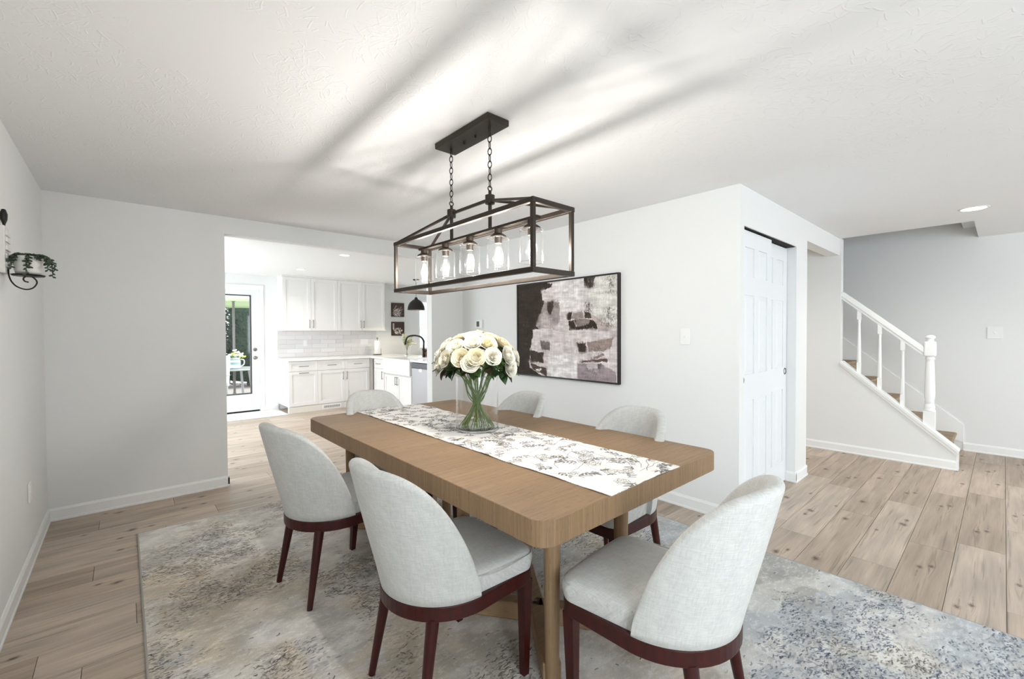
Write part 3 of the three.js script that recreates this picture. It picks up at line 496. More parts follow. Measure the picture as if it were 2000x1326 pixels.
// ------------------------------------------------------------------ linear chandelier
{
  const CXm = 1.379, CZm = -1.886, yb = 1.645, yt = 1.93, x0 = CXm - 0.12, x1 = CXm + 0.12, z0 = -2.49, z1 = -1.285, w = 0.022;
  const ch = thing('linear_chandelier', 'dark bronze open-frame chandelier with five clear glass shades over the table', 'chandelier', null, [0, 0, 0]);
  const B = (n, a, b, ww = w, hh = ww) => mesh(n, bar(a, b, ww, hh), M.bronze, ch);
  for (const y of [yb, yt]) {
    for (const x of [x0, x1]) B('frame_bar', V(x, y, z0 - w / 2), V(x, y, z1 + w / 2));
    for (const z of [z0, z1]) B('frame_bar', V(x0 + w / 2, y, z), V(x1 - w / 2, y, z));
  }
  for (const x of [x0, x1]) for (const z of [z0, z1]) B('frame_post', V(x, yb + w / 2, z), V(x, yt - w / 2, z), 0.018);
  const hz = [-2.057, -1.714], hy = 2.055;
  B('ridge_bar', V(CXm, hy - 0.004, hz[0]), V(CXm, hy - 0.004, hz[1]), 0.014);
  hz.forEach((z, i) => {
    const h = mesh('hub', merge([cyl(CXm, hy - 0.026, hy + 0.016, z, 0.024), cyl(CXm, hy + 0.016, hy + 0.04, z, 0.008)]), M.bronze, ch);
    mesh('loop', new THREE.TorusGeometry(0.012, 0.003, 8, 16).translate(CXm, hy + 0.05, z), M.bronze, h);
    for (const x of [x0, x1]) B('brace', V(CXm, hy - 0.008, z), V(x, yt + 0.004, i ? z1 : z0), 0.013);
    B('hanger_rod', V(CXm, hy - 0.02, z), V(CXm, 1.905, z), 0.014);
    const top = 2.4, bot = hy + 0.058, n = 9, pitch = (top - bot) / n;
    for (let k = 0; k < n; k++) {
      const s = new THREE.CurvePath(), g = new THREE.TorusGeometry(0.0095, 0.0023, 7, 20); g.scale(1, (pitch / 2 + 0.005) / 0.0118, 1); if (k % 2) g.rotateY(Math.PI / 2); g.rotateY(0.5);
      mesh('chain_link', g.translate(CXm, bot + pitch * (k + 0.5), z), M.bronze, ch);
    }
    mesh('chain_anchor', cyl(CXm, 2.385, 2.415, z, 0.006, 0.008, 12), M.bronze, ch);
  });
  mesh('canopy', rbox(1.311, 1.447, 2.408, H - 0.0005, -2.117, -1.643, 0.004), M.bronze, ch);
  for (const z of [-1.93, -1.83]) mesh('screw_cap', cyl(CXm, 2.394, 2.409, z, 0.006), M.bronze, ch);
  B('spine_bar', V(CXm, 1.898, -2.40), V(CXm, 1.898, -1.372), 0.03, 0.014);
  const glow = new THREE.Color().setRGB(1.0, 0.90, 0.74);
  const bulbM = std({ color: css('#fff6e4'), roughness: 0.3, emissive: glow, emissiveIntensity: 9 });
  for (let k = 0; k < 5; k++) {
    const z = CZm - 0.47 + 0.235 * k;
    const s = mesh('socket', merge([cyl(CXm, 1.862, 1.893, z, 0.02), lathe([[0.0, 1.868], [0.026, 1.868], [0.04, 1.858], [0.042, 1.85], [0.0, 1.85]], 28).translate(CXm, 0, z), cyl(CXm, 1.822, 1.85, z, 0.018, 0.02)]), M.bronze, ch);
    const gl = mesh('glass_shade', lathe([[0.03, 1.846], [0.05, 1.846], [0.055, 1.842], [0.055, 1.70], [0.0528, 1.70], [0.0528, 1.841]], 40).translate(CXm, 0, z), M.glass, ch);
    mesh('shade_rim', merge([new THREE.TorusGeometry(0.055, 0.0016, 6, 40).rotateX(Math.PI / 2).translate(CXm, 1.70, z), new THREE.TorusGeometry(0.0525, 0.0018, 6, 40).rotateX(Math.PI / 2).translate(CXm, 1.845, z)]), M.glassSolid, gl);
    const bl = mesh('bulb', lathe([[0.0, 1.715], [0.012, 1.717], [0.022, 1.727], [0.0275, 1.745], [0.026, 1.765], [0.019, 1.79], [0.013, 1.808], [0.012, 1.824]], 24).translate(CXm, 0, z), M.glass, ch);
    const fil = [lathe([[0, 1.742], [0.007, 1.744], [0.0085, 1.76], [0.006, 1.79], [0, 1.793]], 14).translate(CXm, 0, z)]; for (let q = 0; q < 6; q++) { const a = q * 1.047; fil.push(rod(V(CXm + 0.013 * Math.cos(a), 1.738, z + 0.013 * Math.sin(a)), V(CXm + 0.008 * Math.cos(a), 1.80, z + 0.008 * Math.sin(a)), 0.0014, 0.0014, 6)); }
    mesh('filament', merge(fil), bulbM, bl);
    bl.userData.label = 'glowing pear-shaped filament bulb'; bl.castShadow = false;
    const L = new THREE.PointLight(new THREE.Color().setRGB(1, 0.97, 0.925), 0.25, 0, 2); L.position.set(CXm, 1.765, z); L.castShadow = true; L.shadow.radius = 1; scene.add(L);
  }
}

// ------------------------------------------------------------------ painting
{
  const pz0 = -3.587, pz1 = -2.255, py0 = 0.918, py1 = 1.911, xf = XP - 0.04;
  const W = 1024, Hh = 764, d0 = 4.85, d1 = 3.85;
  const mp = ([x, y]) => { const s = (x - 175) / 1025, t = (s / d1) / ((1 - s) / d0 + s / d1), top = 205 - 120 * s, bot = 1115 + 90 * s; return [t * W, (y - top) / (bot - top) * Hh]; };
  const c = canvas(W, Hh, (g) => {
    const P = (col, ...pts) => { g.fillStyle = col; g.beginPath(); pts.forEach((p, i) => { const [x, y] = mp(p); i ? g.lineTo(x, y) : g.moveTo(x, y); }); g.closePath(); g.fill(); };
    g.fillStyle = '#d8cfcd'; g.fillRect(0, 0, W, Hh);
    P('#d6d3cc', [850, 100], [1200, 60], [1200, 660], [920, 500]);
    P('#e3dddb', [545, 170], [850, 120], [850, 460], [620, 470], [545, 430]);
    P('#3d352f', [150, 180], [430, 160], [530, 190], [520, 215], [412, 255], [420, 350], [450, 360], [360, 610], [390, 650], [325, 660], [325, 735], [312, 790], [315, 850], [295, 860], [300, 900], [285, 990], [300, 1050], [430, 1150], [150, 1130]);
    P('#e0d7d4', [412, 255], [545, 218], [540, 340], [420, 355]);
    P('#a59997', [445, 362], [610, 420], [600, 560], [540, 645], [390, 648], [360, 605]);
    P('#4b403a', [470, 362], [545, 375], [535, 440], [490, 515], [470, 450]);
    P('#c3b8b5', [430, 480], [520, 540], [500, 640], [400, 640]);
    P('#8f8581', [545, 370], [605, 370], [600, 425], [545, 430]);
    P('#dfd8d6', [330, 660], [390, 660], [390, 742], [330, 712]); P('#d9d0cd', [315, 790], [400, 800], [400, 870], [300, 860]);
    P('#7c726d', [405, 770], [500, 790], [500, 878], [410, 866]); P('#463c36', [300, 872], [440, 900], [432, 1005], [300, 988]);
    P('#d3c8c5', [440, 890], [482, 915], [478, 1060], [395, 1045], [438, 1010]); P('#55483f', [300, 1000], [395, 1045], [470, 1065], [465, 1150], [410, 1115], [330, 1070]);
    P('#efeae8', [352, 1062], [410, 1062], [402, 1088], [360, 1082]);
    P('#544a44', [860, 118], [970, 105], [942, 210], [885, 216]); P('#2f2823', [850, 118], [890, 112], [878, 220], [862, 218]);
    P('#3c332d', [680, 482], [730, 475], [726, 542], [690, 556]); P('#a1948f', [735, 480], [830, 474], [848, 540], [740, 546]); P('#4c423b', [846, 470], [922, 482], [920, 542], [855, 542]);
    P('#3b322b', [700, 556], [970, 556], [990, 640], [850, 648], [700, 662]); P('#8d817b', [755, 545], [905, 548], [908, 600], [800, 622]); P('#d2c8c4', [745, 550], [800, 620], [770, 610]);
    P('#b5a8a3', [922, 488], [1200, 658], [1000, 668], [985, 600], [920, 540]);
    P('#463c36', [785, 800], [870, 798], [870, 882], [792, 880]); P('#9b8b84', [880, 782], [1165, 735], [1130, 840], [1050, 882], [884, 882]);
    P('#d9cfcc', [870, 800], [884, 800], [886, 880], [872, 882]);
    P('#63504c', [800, 985], [960, 965], [1100, 955], [1092, 990], [830, 998]); P('#8f7d79', [950, 940], [1055, 905], [1060, 930], [960, 960]);
    P('#9d9094', [785, 1010], [1030, 1012], [1190, 1090], [1198, 1210], [790, 1170]); P('#c9c1c1', [880, 1020], [1020, 1010], [1010, 1060], [900, 1070]); P('#6f6467', [985, 1010], [1030, 1010], [1028, 1060], [990, 1060]);
    P('#cfc7c7', [1110, 870], [1190, 870], [1195, 1060], [1120, 1000]);
    P('#e6e1e0', [480, 920], [780, 900], [780, 1165], [470, 1140]);
    const low = canvas(40, 30, (q) => q.drawImage(g.canvas, 0, 0, 40, 30)), soft = canvas(W, Hh, (q) => { q.imageSmoothingEnabled = true; q.drawImage(low, 0, 0, W, Hh); }).getContext('2d').getImageData(0, 0, W, Hh);
    const src = g.getImageData(0, 0, W, Hh), out = g.createImageData(W, Hh);
    for (let y = 0; y < Hh; y++) for (let x = 0; x < W; x++) {                 // ragged edges, dragged and scumbled paint
      const wx = x + 26 * (fbm(x / 60 + 3, y / 60, 3) - 0.5) + 10 * (fbm(x / 26 + 9, y / 5, 3) - 0.5), wy = y + 22 * (fbm(x / 50, y / 70 + 8, 3) - 0.5) + 10 * (fbm(x / 5, y / 22 + 4, 3) - 0.5);
      const xi = Math.max(0, Math.min(W - 1, wx | 0)), yi = Math.max(0, Math.min(Hh - 1, wy | 0)), o = 4 * (yi * W + xi), q = 4 * (y * W + x), p = 4 * (Math.max(0, Math.min(Hh - 1, (yi + 50 * (fbm(x / 7, y / 40, 2) - 0.4)) | 0)) * W + xi);
      const t = 0.55 * sm(0.42, 0.68, fbm(x / 26 + 50, y / 40, 3)), k = 1 + 0.16 * (fbm(x / 9, y / 60, 3) - 0.5) + 0.16 * (fbm(x / 70, y / 8 + 20, 3) - 0.5);
      const sf = 0.75 * sm(0.44, 0.62, fbm(x / 90 + 8, y / 55 + 3, 4)), mod = 1 + 0.32 * (fbm(x / 55 + 30, y / 24, 4) - 0.5);
      for (let c = 0; c < 3; c++) out.data[q + c] = Math.min(255, ((src.data[o + c] * (1 - t) + src.data[p + c] * t) * (1 - sf) + soft.data[o + c] * sf) * k * mod + 6 * (NP[(x * 13 + y * 57) & 65535] - 0.5));
      out.data[q + 3] = 255;
    }
    g.putImageData(out, 0, 0);
    const scratch = (cx, cy, rx, ry, n, col) => { g.strokeStyle = col; for (let k = 0; k < n; k++) { const [x, y] = mp([cx + rr(-rx, rx) * rnd() * 1.4, cy + rr(-ry, ry)]); g.lineWidth = rr(0.8, 3); g.beginPath(); g.moveTo(x, y); g.lineTo(x + rr(-5, 5), y + rr(3, 16)); g.stroke(); } };
    scratch(1130, 190, 60, 90, 160, 'rgba(50,48,40,0.6)'); scratch(1110, 520, 90, 100, 240, 'rgba(42,38,32,0.65)'); scratch(900, 430, 40, 70, 120, 'rgba(42,38,32,0.7)'); scratch(1040, 330, 110, 180, 200, 'rgba(250,248,240,0.6)');
    scratch(760, 600, 60, 40, 60, 'rgba(40,32,28,0.55)'); scratch(830, 840, 50, 40, 70, 'rgba(40,32,28,0.6)'); scratch(1000, 840, 120, 40, 90, 'rgba(70,56,50,0.5)'); scratch(450, 830, 50, 40, 60, 'rgba(60,52,48,0.5)'); scratch(500, 420, 50, 60, 70, 'rgba(50,42,38,0.5)'); scratch(920, 160, 50, 50, 60, 'rgba(40,36,30,0.6)'); scratch(640, 300, 90, 120, 50, 'rgba(170,160,156,0.35)'); scratch(260, 700, 60, 120, 60, 'rgba(190,180,172,0.25)'); scratch(880, 620, 100, 24, 90, 'rgba(30,24,20,0.6)'); scratch(950, 1090, 120, 60, 90, 'rgba(80,70,74,0.5)'); scratch(560, 560, 60, 90, 60, 'rgba(240,235,232,0.35)');
  });
  const a = thing('framed_painting', 'large black-framed abstract painting in black, mauve and white on the right wall', 'painting');
  const g = new THREE.PlaneGeometry(pz1 - pz0 - 0.03, py1 - py0 - 0.03).rotateY(-Math.PI / 2).translate(xf + 0.006, (py0 + py1) / 2, (pz0 + pz1) / 2);
  mesh('canvas', merge([g]), phy({ map: texOf(c), roughness: 0.8, specularIntensity: 0.4 }), a);
  mesh('stretcher_panel', box(xf + 0.007, XP - 0.002, py0 + 0.012, py1 - 0.012, pz0 + 0.012, pz1 - 0.012), M.black, a);
  mesh('frame', exX(rect(pz0, pz1, py0, py1), xf, XP - 0.001, [rect(pz0 + 0.013, pz1 - 0.013, py0 + 0.013, py1 - 0.013)]), std({ color: css('#1d1916'), roughness: 0.5 }), a);
}
// ------------------------------------------------------------------ switches, thermostat, outlets
function plateX(name, x, y, z, dir, w, h, label, cat, kind) {
  const t = thing(name, label, cat, null, [x, y, z]);
  mesh('plate', rbox(-0.004, 0.004, -h / 2, h / 2, -w / 2, w / 2, 0.002).translate(dir * 0.0045, 0, 0), M.white, t);
  if (kind === 'toggle') mesh('toggle', rbox(-0.006, 0.006, -0.011, 0.011, -0.005, 0.005, 0.002).rotateZ(dir * 0.4).translate(dir * 0.012, 0.002, 0), M.white, t);
  if (kind === 'outlet') for (const s of [-1, 1]) mesh('receptacle', rbox(-0.002, 0.002, -0.014, 0.014, -0.012, 0.012, 0.001).translate(dir * 0.0095, s * 0.022, 0), M.trim, t);
  return t;
}
plateX('light_switch', XP, 1.348, -1.66, -1, 0.082, 0.125, 'white light switch plate between painting and closet corner', 'switch', 'toggle');
plateX('light_switch', XW, 1.358, -0.066, -1, 0.115, 0.13, 'white light switch plate on the wall right of the stairs', 'switch', 'toggle');
plateX('wall_outlet', XL, 0.444, -3.86, 1, 0.075, 0.115, 'white outlet low on the left wall', 'outlet', 'outlet');
{
  const t = thing('thermostat', 'small white thermostat with a dark screen on the wall above the roses', 'thermostat', null, [XP, 1.49, -4.31]);
  mesh('body', rbox(-0.025, -0.001, -0.052, 0.052, -0.066, 0.066, 0.006), M.white, t); mesh('screen', rbox(-0.0265, -0.024, -0.033, 0.033, -0.035, 0.02, 0.001), std({ color: css('#55584f'), roughness: 0.3 }), t);
}

// ------------------------------------------------------------------ wall planter on the left wall
{
  const z = -3.2, t = thing('wall_planter', 'whitewashed wall bracket with black scroll hook on the left wall', 'wall bracket');
  const ww = std({ color: css('#e4e3de'), roughness: 0.8 });
  mesh('back_board', merge([rbox(XL + 0.001, XL + 0.022, 1.68, 1.905, z - 0.06, z + 0.05, 0.004), ...[1.72, 1.76, 1.8, 1.84, 1.87].map((y) => rbox(XL + 0.02, XL + 0.03, y - 0.012, y + 0.012, z - 0.055, z + 0.045, 0.006))]), ww, t);
  mesh('finial', merge([lathe([[0, 0.085], [0.012, 0.082], [0.022, 0.06], [0.02, 0.035], [0.009, 0.012], [0.006, 0]], 16).scale(0.6, 1, 1.1).translate(XL + 0.014, 1.905, z)]), M.black, t);
  const P = (u, v) => V(-0.419 + (u - 10) * 0.00166, 1.655 - (v - 545) * 0.0024, z);
  mesh('scroll_hook', tube([[12.8, 520], [15, 540], [20, 551], [30, 560], [48, 565], [62, 561], [70, 549], [63, 540], [53, 537], [43, 542], [45, 548], [53, 550]].map(([u, v]) => P(u, v)), 0.0032, 90, 8), M.black, t);
  mesh('tray', lathe([[0, 0], [0.055, 0], [0.06, 0.006], [0.058, 0.008], [0, 0.005]], 30).translate(-0.348, 1.672, z), M.black, t);
  const p = thing('flower_pot', 'white ribbed pot standing in the wall bracket', 'pot', null, [-0.348, 1.678, z]);
  mesh('pot_body', lathe([[0, 0.001], [0.043, 0.001], [0.046, 0.02], [0.0485, 0.022], [0.047, 0.042], [0.0505, 0.044], [0.049, 0.066], [0.053, 0.068], [0.053, 0.09], [0.047, 0.09], [0.045, 0.08], [0, 0.08]], 36), ww, p);
  mesh('soil', cyl(0, 0.074, 0.083, 0, 0.0455), std({ color: css('#3b2e24'), roughness: 1 }), p);
  const s = thing('trailing_succulent', 'dark green trailing succulent hanging over the wall pot', 'plant', null, [-0.348, 1.762, z]);
  const lm = [std({ color: css('#2b3a2a'), roughness: 0.55 }), std({ color: css('#3c4c36'), roughness: 0.55 })];
  const ends = [[0.085, -0.09, 0.02], [0.075, -0.03, 0.05], [0.06, -0.02, -0.05], [0.0, -0.085, 0.06], [0.01, -0.05, 0.065], [-0.05, -0.06, 0.05], [-0.04, -0.02, 0.06], [-0.055, -0.03, 0.02], [0.04, -0.01, 0.06], [0.09, -0.055, 0.0], [0.03, 0.012, 0.02], [-0.02, 0.014, 0.03], [0.05, 0.01, 0.03], [0.07, -0.06, 0.04], [0, 0.012, -0.03]];
  ends.forEach(([x, y, zz], k) => {
    const cv = new THREE.CatmullRomCurve3([V(x * 0.1, 0, zz * 0.1), V(x * 0.6, 0.018, zz * 0.6), V(x * 0.95, Math.min(0.012, y * 0.3 + 0.006), zz * 0.95), V(x, y, zz)]), list = [new THREE.TubeGeometry(cv, 16, 0.0014, 5)];
    const n = 14 + Math.round(Math.abs(y) * 120);
    for (let q = 0; q < n; q++) { const c = cv.getPoint((q + 0.7) / n), a = q * 2.4, e = new THREE.SphereGeometry(1, 7, 5).scale(0.0035, 0.0045, 0.0085).translate(0, 0, 0.007).rotateX(0.4).rotateY(a).translate(c.x, c.y, c.z); list.push(e); }
    mesh('strand', merge(list), lm[k % 2], s);
  });
}

// ------------------------------------------------------------------ recessed ceiling lights
function downlight(x, y, z, r, label, power, color) {
  const t = thing('recessed_light', label, 'ceiling light', 'recessed ceiling lights', [x, y, z]);
  mesh('trim_ring', lathe([[r * 0.82, -0.001], [r * 0.86, -0.006], [r, -0.004], [r * 1.02, 0]], 40), M.white, t);
  mesh('lens', cyl(0, -0.003, 0.0, 0, r * 0.83, r * 0.83, 36), std({ color: css('#ffffff'), emissive: new THREE.Color().setRGB(1, 0.98, 0.94), emissiveIntensity: 3, roughness: 0.5 }), t);
  const l = new THREE.SpotLight(color, power, 0, 1.35, 0.6, 2); l.position.set(x, y - 0.015, z); l.target.position.set(x, y - 1, z); l.castShadow = true; l.shadow.radius = 4; scene.add(l, l.target);
}
const WARM = new THREE.Color().setRGB(1, 0.97, 0.92);
downlight(2.161, HK, -7.567, 0.075, 'round recessed light in the kitchen ceiling nearer the cabinets', 1.8, WARM);
downlight(2.202, HK, -5.813, 0.075, 'round recessed light in the kitchen ceiling nearer the opening', 1.8, WARM);
downlight(5.507, H, -0.182, 0.095, 'round recessed light in the ceiling before the stairs', 2, WARM);
downlight(5.5, H, -2.9, 0.095, 'round recessed light in the hall ceiling behind the closet pillar', 2.8, new THREE.Color().setRGB(1, 0.93, 0.84));

// ------------------------------------------------------------------ kitchen cabinets
function shaker(x0, x1, y0, y1, zf, frame = 0.055, t = 0.02) {           // front facing +z
  return merge([box(x0, x0 + frame, y0, y1, zf - t, zf), box(x1 - frame, x1, y0, y1, zf - t, zf), box(x0 + frame, x1 - frame, y0, y0 + frame, zf - t, zf), box(x0 + frame, x1 - frame, y1 - frame, y1, zf - t, zf), box(x0 + frame, x1 - frame, y0 + frame, y1 - frame, zf - t, zf - 0.011)]);
}
function pull(x, y, z, len, vertical) {
  const a = vertical ? V(x, y - len / 2, z + 0.028) : V(x - len / 2, y, z + 0.028), b = vertical ? V(x, y + len / 2, z + 0.028) : V(x + len / 2, y, z + 0.028);
  const f = (p, s) => rod(p.clone().lerp(s, 0.1).setZ(z - 0.001), p.clone().lerp(s, 0.1), 0.005);
  return merge([rod(a, b, 0.0055), f(a, b), f(b, a)]);
}
const ZF = -8.145, UF = -8.46, G = 0.0025;
const spanL = ['leftmost', 'second', 'third', 'rightmost'];
for (let k = 0; k < 2; k++) {                                           // wall cabinets, two doors each
  const x0 = 2.1 + k * 0.96, x1 = x0 + 0.96, m = (x0 + x1) / 2;
  const t = thing('wall_cabinet', k ? 'white shaker wall cabinet beside the two small pictures' : 'white shaker wall cabinet nearer the patio door', 'cabinet', 'white wall cabinets');
  mesh('body', merge([box(x0 + 0.0005, x1 - 0.0005, 1.43, 2.395, ZK + 0.001, UF - 0.021)]), M.cabinet, t);
  for (const s of [0, 1]) { const a = s ? m + G / 2 : x0 + G / 2, b = s ? x1 - G / 2 : m - G / 2; const d = mesh('door', shaker(a, b, 1.433, 2.39, UF, 0.058), M.cabinet, t); mesh('handle', pull(s ? a + 0.03 : b - 0.03, 1.555, UF, 0.15, true), M.nickel, d); }
}
{ const t = struct('trim_2', box(2.09, 4.03, 2.393, HK - 0.001, ZK + 0.001, UF + 0.012), M.cabinet, 'crown strip above the wall cabinets', 'trim'); }
for (let k = 0; k < 3; k++) {                                           // base cabinets on the rear wall
  const x0 = 2.105 + k * 0.4817, x1 = x0 + 0.4817;
  const t = thing('base_cabinet', ['white base cabinet at the patio door end of the kitchen run', 'white base cabinet in the middle of the rear kitchen run', 'white base cabinet in the rear run next to the kitchen corner'][k], 'cabinet', 'white base cabinets on the rear wall');
  mesh('body', box(x0 + 0.0005, x1 - 0.0005, 0.105, 0.9, ZK + 0.001, ZF - 0.021), M.cabinet, t);
  const d = mesh('drawer', shaker(x0 + G / 2, x1 - G / 2, 0.72, 0.893, ZF, 0.042), M.cabinet, t); mesh('handle', pull((x0 + x1) / 2, 0.806, ZF, 0.16, false), M.nickel, d);
  const e = mesh('door', shaker(x0 + G / 2, x1 - G / 2, 0.115, 0.715, ZF, 0.055), M.cabinet, t);
  mesh('handle', k === 0 ? pull((x0 + x1) / 2, 0.69, ZF, 0.16, false) : pull(k === 1 ? x1 - 0.035 : x0 + 0.035, 0.6, ZF, 0.15, true), M.nickel, e);
}
struct('trim_3', merge([box(2.105, 3.62, 0, 0.105, ZF - 0.07, ZF - 0.004), box(3.556, 3.62, 0.105, 0.9, ZF - 0.5, ZF - 0.004), box(3.565, 3.62, 0, 0.105, ZF - 0.07, -5.92)]), std({ color: css('#e6e0d8'), roughness: 0.5 }), 'pale toe kick under the kitchen cabinets', 'trim');
{
  const t = thing('floor_vent', 'white slotted vent grille in the toe kick', 'vent', null, [2.83, 0, ZF - 0.004]);
  mesh('frame', exZ(rect(-0.17, 0.17, 0.018, 0.088), 0, 0.006, [rect(-0.145, 0.145, 0.032, 0.074)]), M.white, t);
  mesh('backing', box(-0.145, 0.145, 0.032, 0.074, -0.001, 0.0006), std({ color: css('#6f6a64'), roughness: 0.8 }), t);
  for (let k = 0; k < 17; k++) mesh('slat', box(-0.137 + k * 0.017, -0.131 + k * 0.017, 0.032, 0.074, 0.001, 0.005), M.white, t);
}
// sink wing: fronts face -x at XF
const XF = 3.575, toWing = (g) => g.rotateY(-Math.PI / 2);               // local x runs along +z, local +z becomes -x
function wing(name, label, category) { const t = thing(name, label, category, null, [XF, 0, 0], -Math.PI / 2); return t; }   // local: x = world z, z = -(world x - XF)
{
  const t = wing('base_cabinet', 'narrow white base cabinet between kitchen corner and farmhouse sink', 'cabinet');
  mesh('body', box(-8.01, -7.57, 0.105, 0.9, -0.6, -0.021), M.cabinet, t);
  const d = mesh('drawer', shaker(-8.0, -7.575, 0.72, 0.893, 0, 0.042), M.cabinet, t); mesh('handle', pull(-7.79, 0.806, 0, 0.16, false), M.nickel, d);
  const e = mesh('door', shaker(-8.0, -7.575, 0.115, 0.715, 0, 0.055), M.cabinet, t); mesh('handle', pull(-7.62, 0.6, 0, 0.15, true), M.nickel, e);
}
{
  const t = wing('sink_cabinet', 'white two-door cabinet under the farmhouse sink', 'cabinet');
  mesh('body', box(-7.565, -6.555, 0.105, 0.655, -0.6, -0.021), M.cabinet, t);
  for (const s of [0, 1]) { const a = s ? -7.058 : -7.56, b = s ? -6.56 : -7.062; const d = mesh('door', shaker(a, b, 0.115, 0.635, 0, 0.055), M.cabinet, t); mesh('handle', pull(s ? a + 0.03 : b - 0.03, 0.54, 0, 0.15, true), M.nickel, d); }
  const k = wing('farmhouse_sink', 'white apron-front farmhouse sink in the kitchen counter', 'sink');
  mesh('apron', rbox(-7.545, -6.565, 0.658, 0.93, -0.03, 0.035, 0.012), M.porcelain, k);
  mesh('basin', merge([box(-7.545, -6.565, 0.66, 0.68, -0.46, -0.02), box(-7.545, -7.52, 0.66, 0.93, -0.46, -0.02), box(-6.59, -6.565, 0.66, 0.93, -0.46, -0.02), box(-7.545, -6.565, 0.66, 0.93, -0.46, -0.44)]), M.porcelain, k);
}
{
  const t = wing('dishwasher', 'stainless steel dishwasher at the end of the sink counter', 'dishwasher');
  mesh('body', box(-6.545, -5.94, 0.1, 0.9, -0.58, -0.022), M.black, t);
  mesh('door', rbox(-6.535, -5.95, 0.115, 0.80, -0.022, 0.004, 0.006), M.steel, t);
  mesh('control_panel', rbox(-6.535, -5.95, 0.805, 0.888, -0.022, 0.006, 0.005), std({ color: css('#6d7077'), roughness: 0.35, metalness: 0.6 }), t);
  mesh('badge', cyl(0, 0, 0.006, 0, 0.045).rotateX(Math.PI / 2).scale(1.3, 0.62, 1).translate(-6.24, 0.775, 0.003), M.white, t);
  mesh('side_panel', box(-5.94, -5.92, 0, 0.9, -0.6, 0), M.cabinet, t);
}
single('countertop', merge([rbox(2.085, 4.35, 0.9, 0.935, ZK + 0.001, ZF + 0.025, 0.004), rbox(XF - 0.02, 4.35, 0.9, 0.935, ZF + 0.0255, -7.548, 0.004), rbox(XF + 0.46, 4.35, 0.9, 0.935, -7.547, -6.563, 0.004), rbox(XF - 0.02, 4.35, 0.9, 0.935, -6.562, -5.9, 0.004)]), M.counter, 'white stone countertop turning the kitchen corner', 'countertop');
{
  const b = structG('wall_backsplash', 'pale tiled backsplash below the wall cabinets', 'backsplash');
  mesh('grout', box(2.09, 3.98, 0.936, 1.429, ZK + 0.0005, ZK + 0.004), std({ color: css('#e9e5e3'), roughness: 0.9 }), b);
  const tm = ['#e9e6e5', '#e6e2e1', '#ece9e8', '#e3dfde'].map((c) => std({ color: css(c), roughness: 0.16 }));
  for (let r = 0; r < 6; r++) for (let k = -1; k < 7; k++) {
    const a = Math.max(2.09, 2.09 + k * 0.3 + (r % 2) * 0.15 + 0.001), c = Math.min(3.98, 2.09 + (k + 1) * 0.3 + (r % 2) * 0.15 - 0.001); if (c - a < 0.03) continue;
    mesh('tile', rbox(a, c, 0.938 + r * 0.082, 0.938 + (r + 1) * 0.082 - 0.002, ZK + 0.002, ZK + 0.0095, 0.002), tm[Math.floor(rnd() * 4)], b);
  }
}
function plateZ(name, x, y, w, h, n, label) {
  const t = thing(name, label, 'outlet', null, [x, y, ZK + 0.0098]);
  mesh('plate', rbox(-w / 2, w / 2, -h / 2, h / 2, 0, 0.006, 0.002), M.white, t);
  for (let k = 0; k < n; k++) mesh(k === n - 1 ? 'outlet_face' : 'toggle', rbox((k - (n - 1) / 2) * 0.045 - 0.012, (k - (n - 1) / 2) * 0.045 + 0.012, -0.03, 0.03, 0.005, 0.009, 0.001), M.trim, t);
}
plateZ('wall_outlet', 2.57, 1.2, 0.075, 0.12, 1, 'white outlet on the backsplash above the first base cabinet');
plateZ('wall_outlet', 3.72, 1.2, 0.17, 0.12, 3, 'white triple switch plate on the backsplash near the paper towels');

// patio door
{
  const g = structG('door_1', 'white full-glass patio door at the rear of the kitchen', 'door'), x0 = KD0 + 0.012, x1 = KD1 - 0.012, z = ZK - 0.02;
  mesh('door_leaf', exZ(rect(x0, x1, 0.02, KDY - 0.012), z - 0.045, z, [rect(x0 + 0.115, x1 - 0.125, 0.33, 2.05)]), M.doorWhite, g);
  mesh('glazing_bead', exZ(rect(x0 + 0.105, x1 - 0.115, 0.32, 2.06), z - 0.05, z + 0.006, [rect(x0 + 0.122, x1 - 0.132, 0.337, 2.043)]), std({ color: css('#3a3b3c'), roughness: 0.5 }), g);
  mesh('pane', box(x0 + 0.11, x1 - 0.12, 0.325, 2.055, z - 0.025, z - 0.021), M.glass, g);
  const kx = x1 - 0.06;
  mesh('knob', lathe([[0, 0.062], [0.02, 0.06], [0.028, 0.048], [0.026, 0.036], [0.012, 0.03], [0.01, 0.008], [0.032, 0.006], [0.033, 0]], 24).rotateX(Math.PI / 2).translate(kx, 0.955, z), M.nickel, g);
  mesh('deadbolt', lathe([[0, 0.018], [0.022, 0.018], [0.03, 0.012], [0.032, 0]], 24).rotateX(Math.PI / 2).translate(kx, 1.1, z), M.nickel, g);
  mesh('sweep', box(x0, x1, 0.004, 0.03, z - 0.05, z + 0.004), M.black, g);
  struct('trim_4', merge([box(KD0 - 0.062, KD0 + 0.004, 0, KDY + 0.06, ZK, ZK + 0.018), box(KD1 - 0.004, KD1 + 0.062, 0, KDY + 0.06, ZK, ZK + 0.018), box(KD0 + 0.0041, KD1 - 0.0041, KDY - 0.004, KDY + 0.06, ZK, ZK + 0.0179)]), M.trim, 'white casing around the patio door', 'trim');
  struct('trim_5', box(KD0, KD1, -0.02, 0.004, ZK - 0.12, ZK), M.steel, 'metal threshold of the patio door', 'trim');
}
single('door_mat', rbox(0.85, 2.075, 0.001, 0.009, ZK + 0.03, -8.06, 0.003), std({ color: css('#e4e2de'), roughness: 0.95 }), 'pale mat on the floor inside the patio door', 'mat');
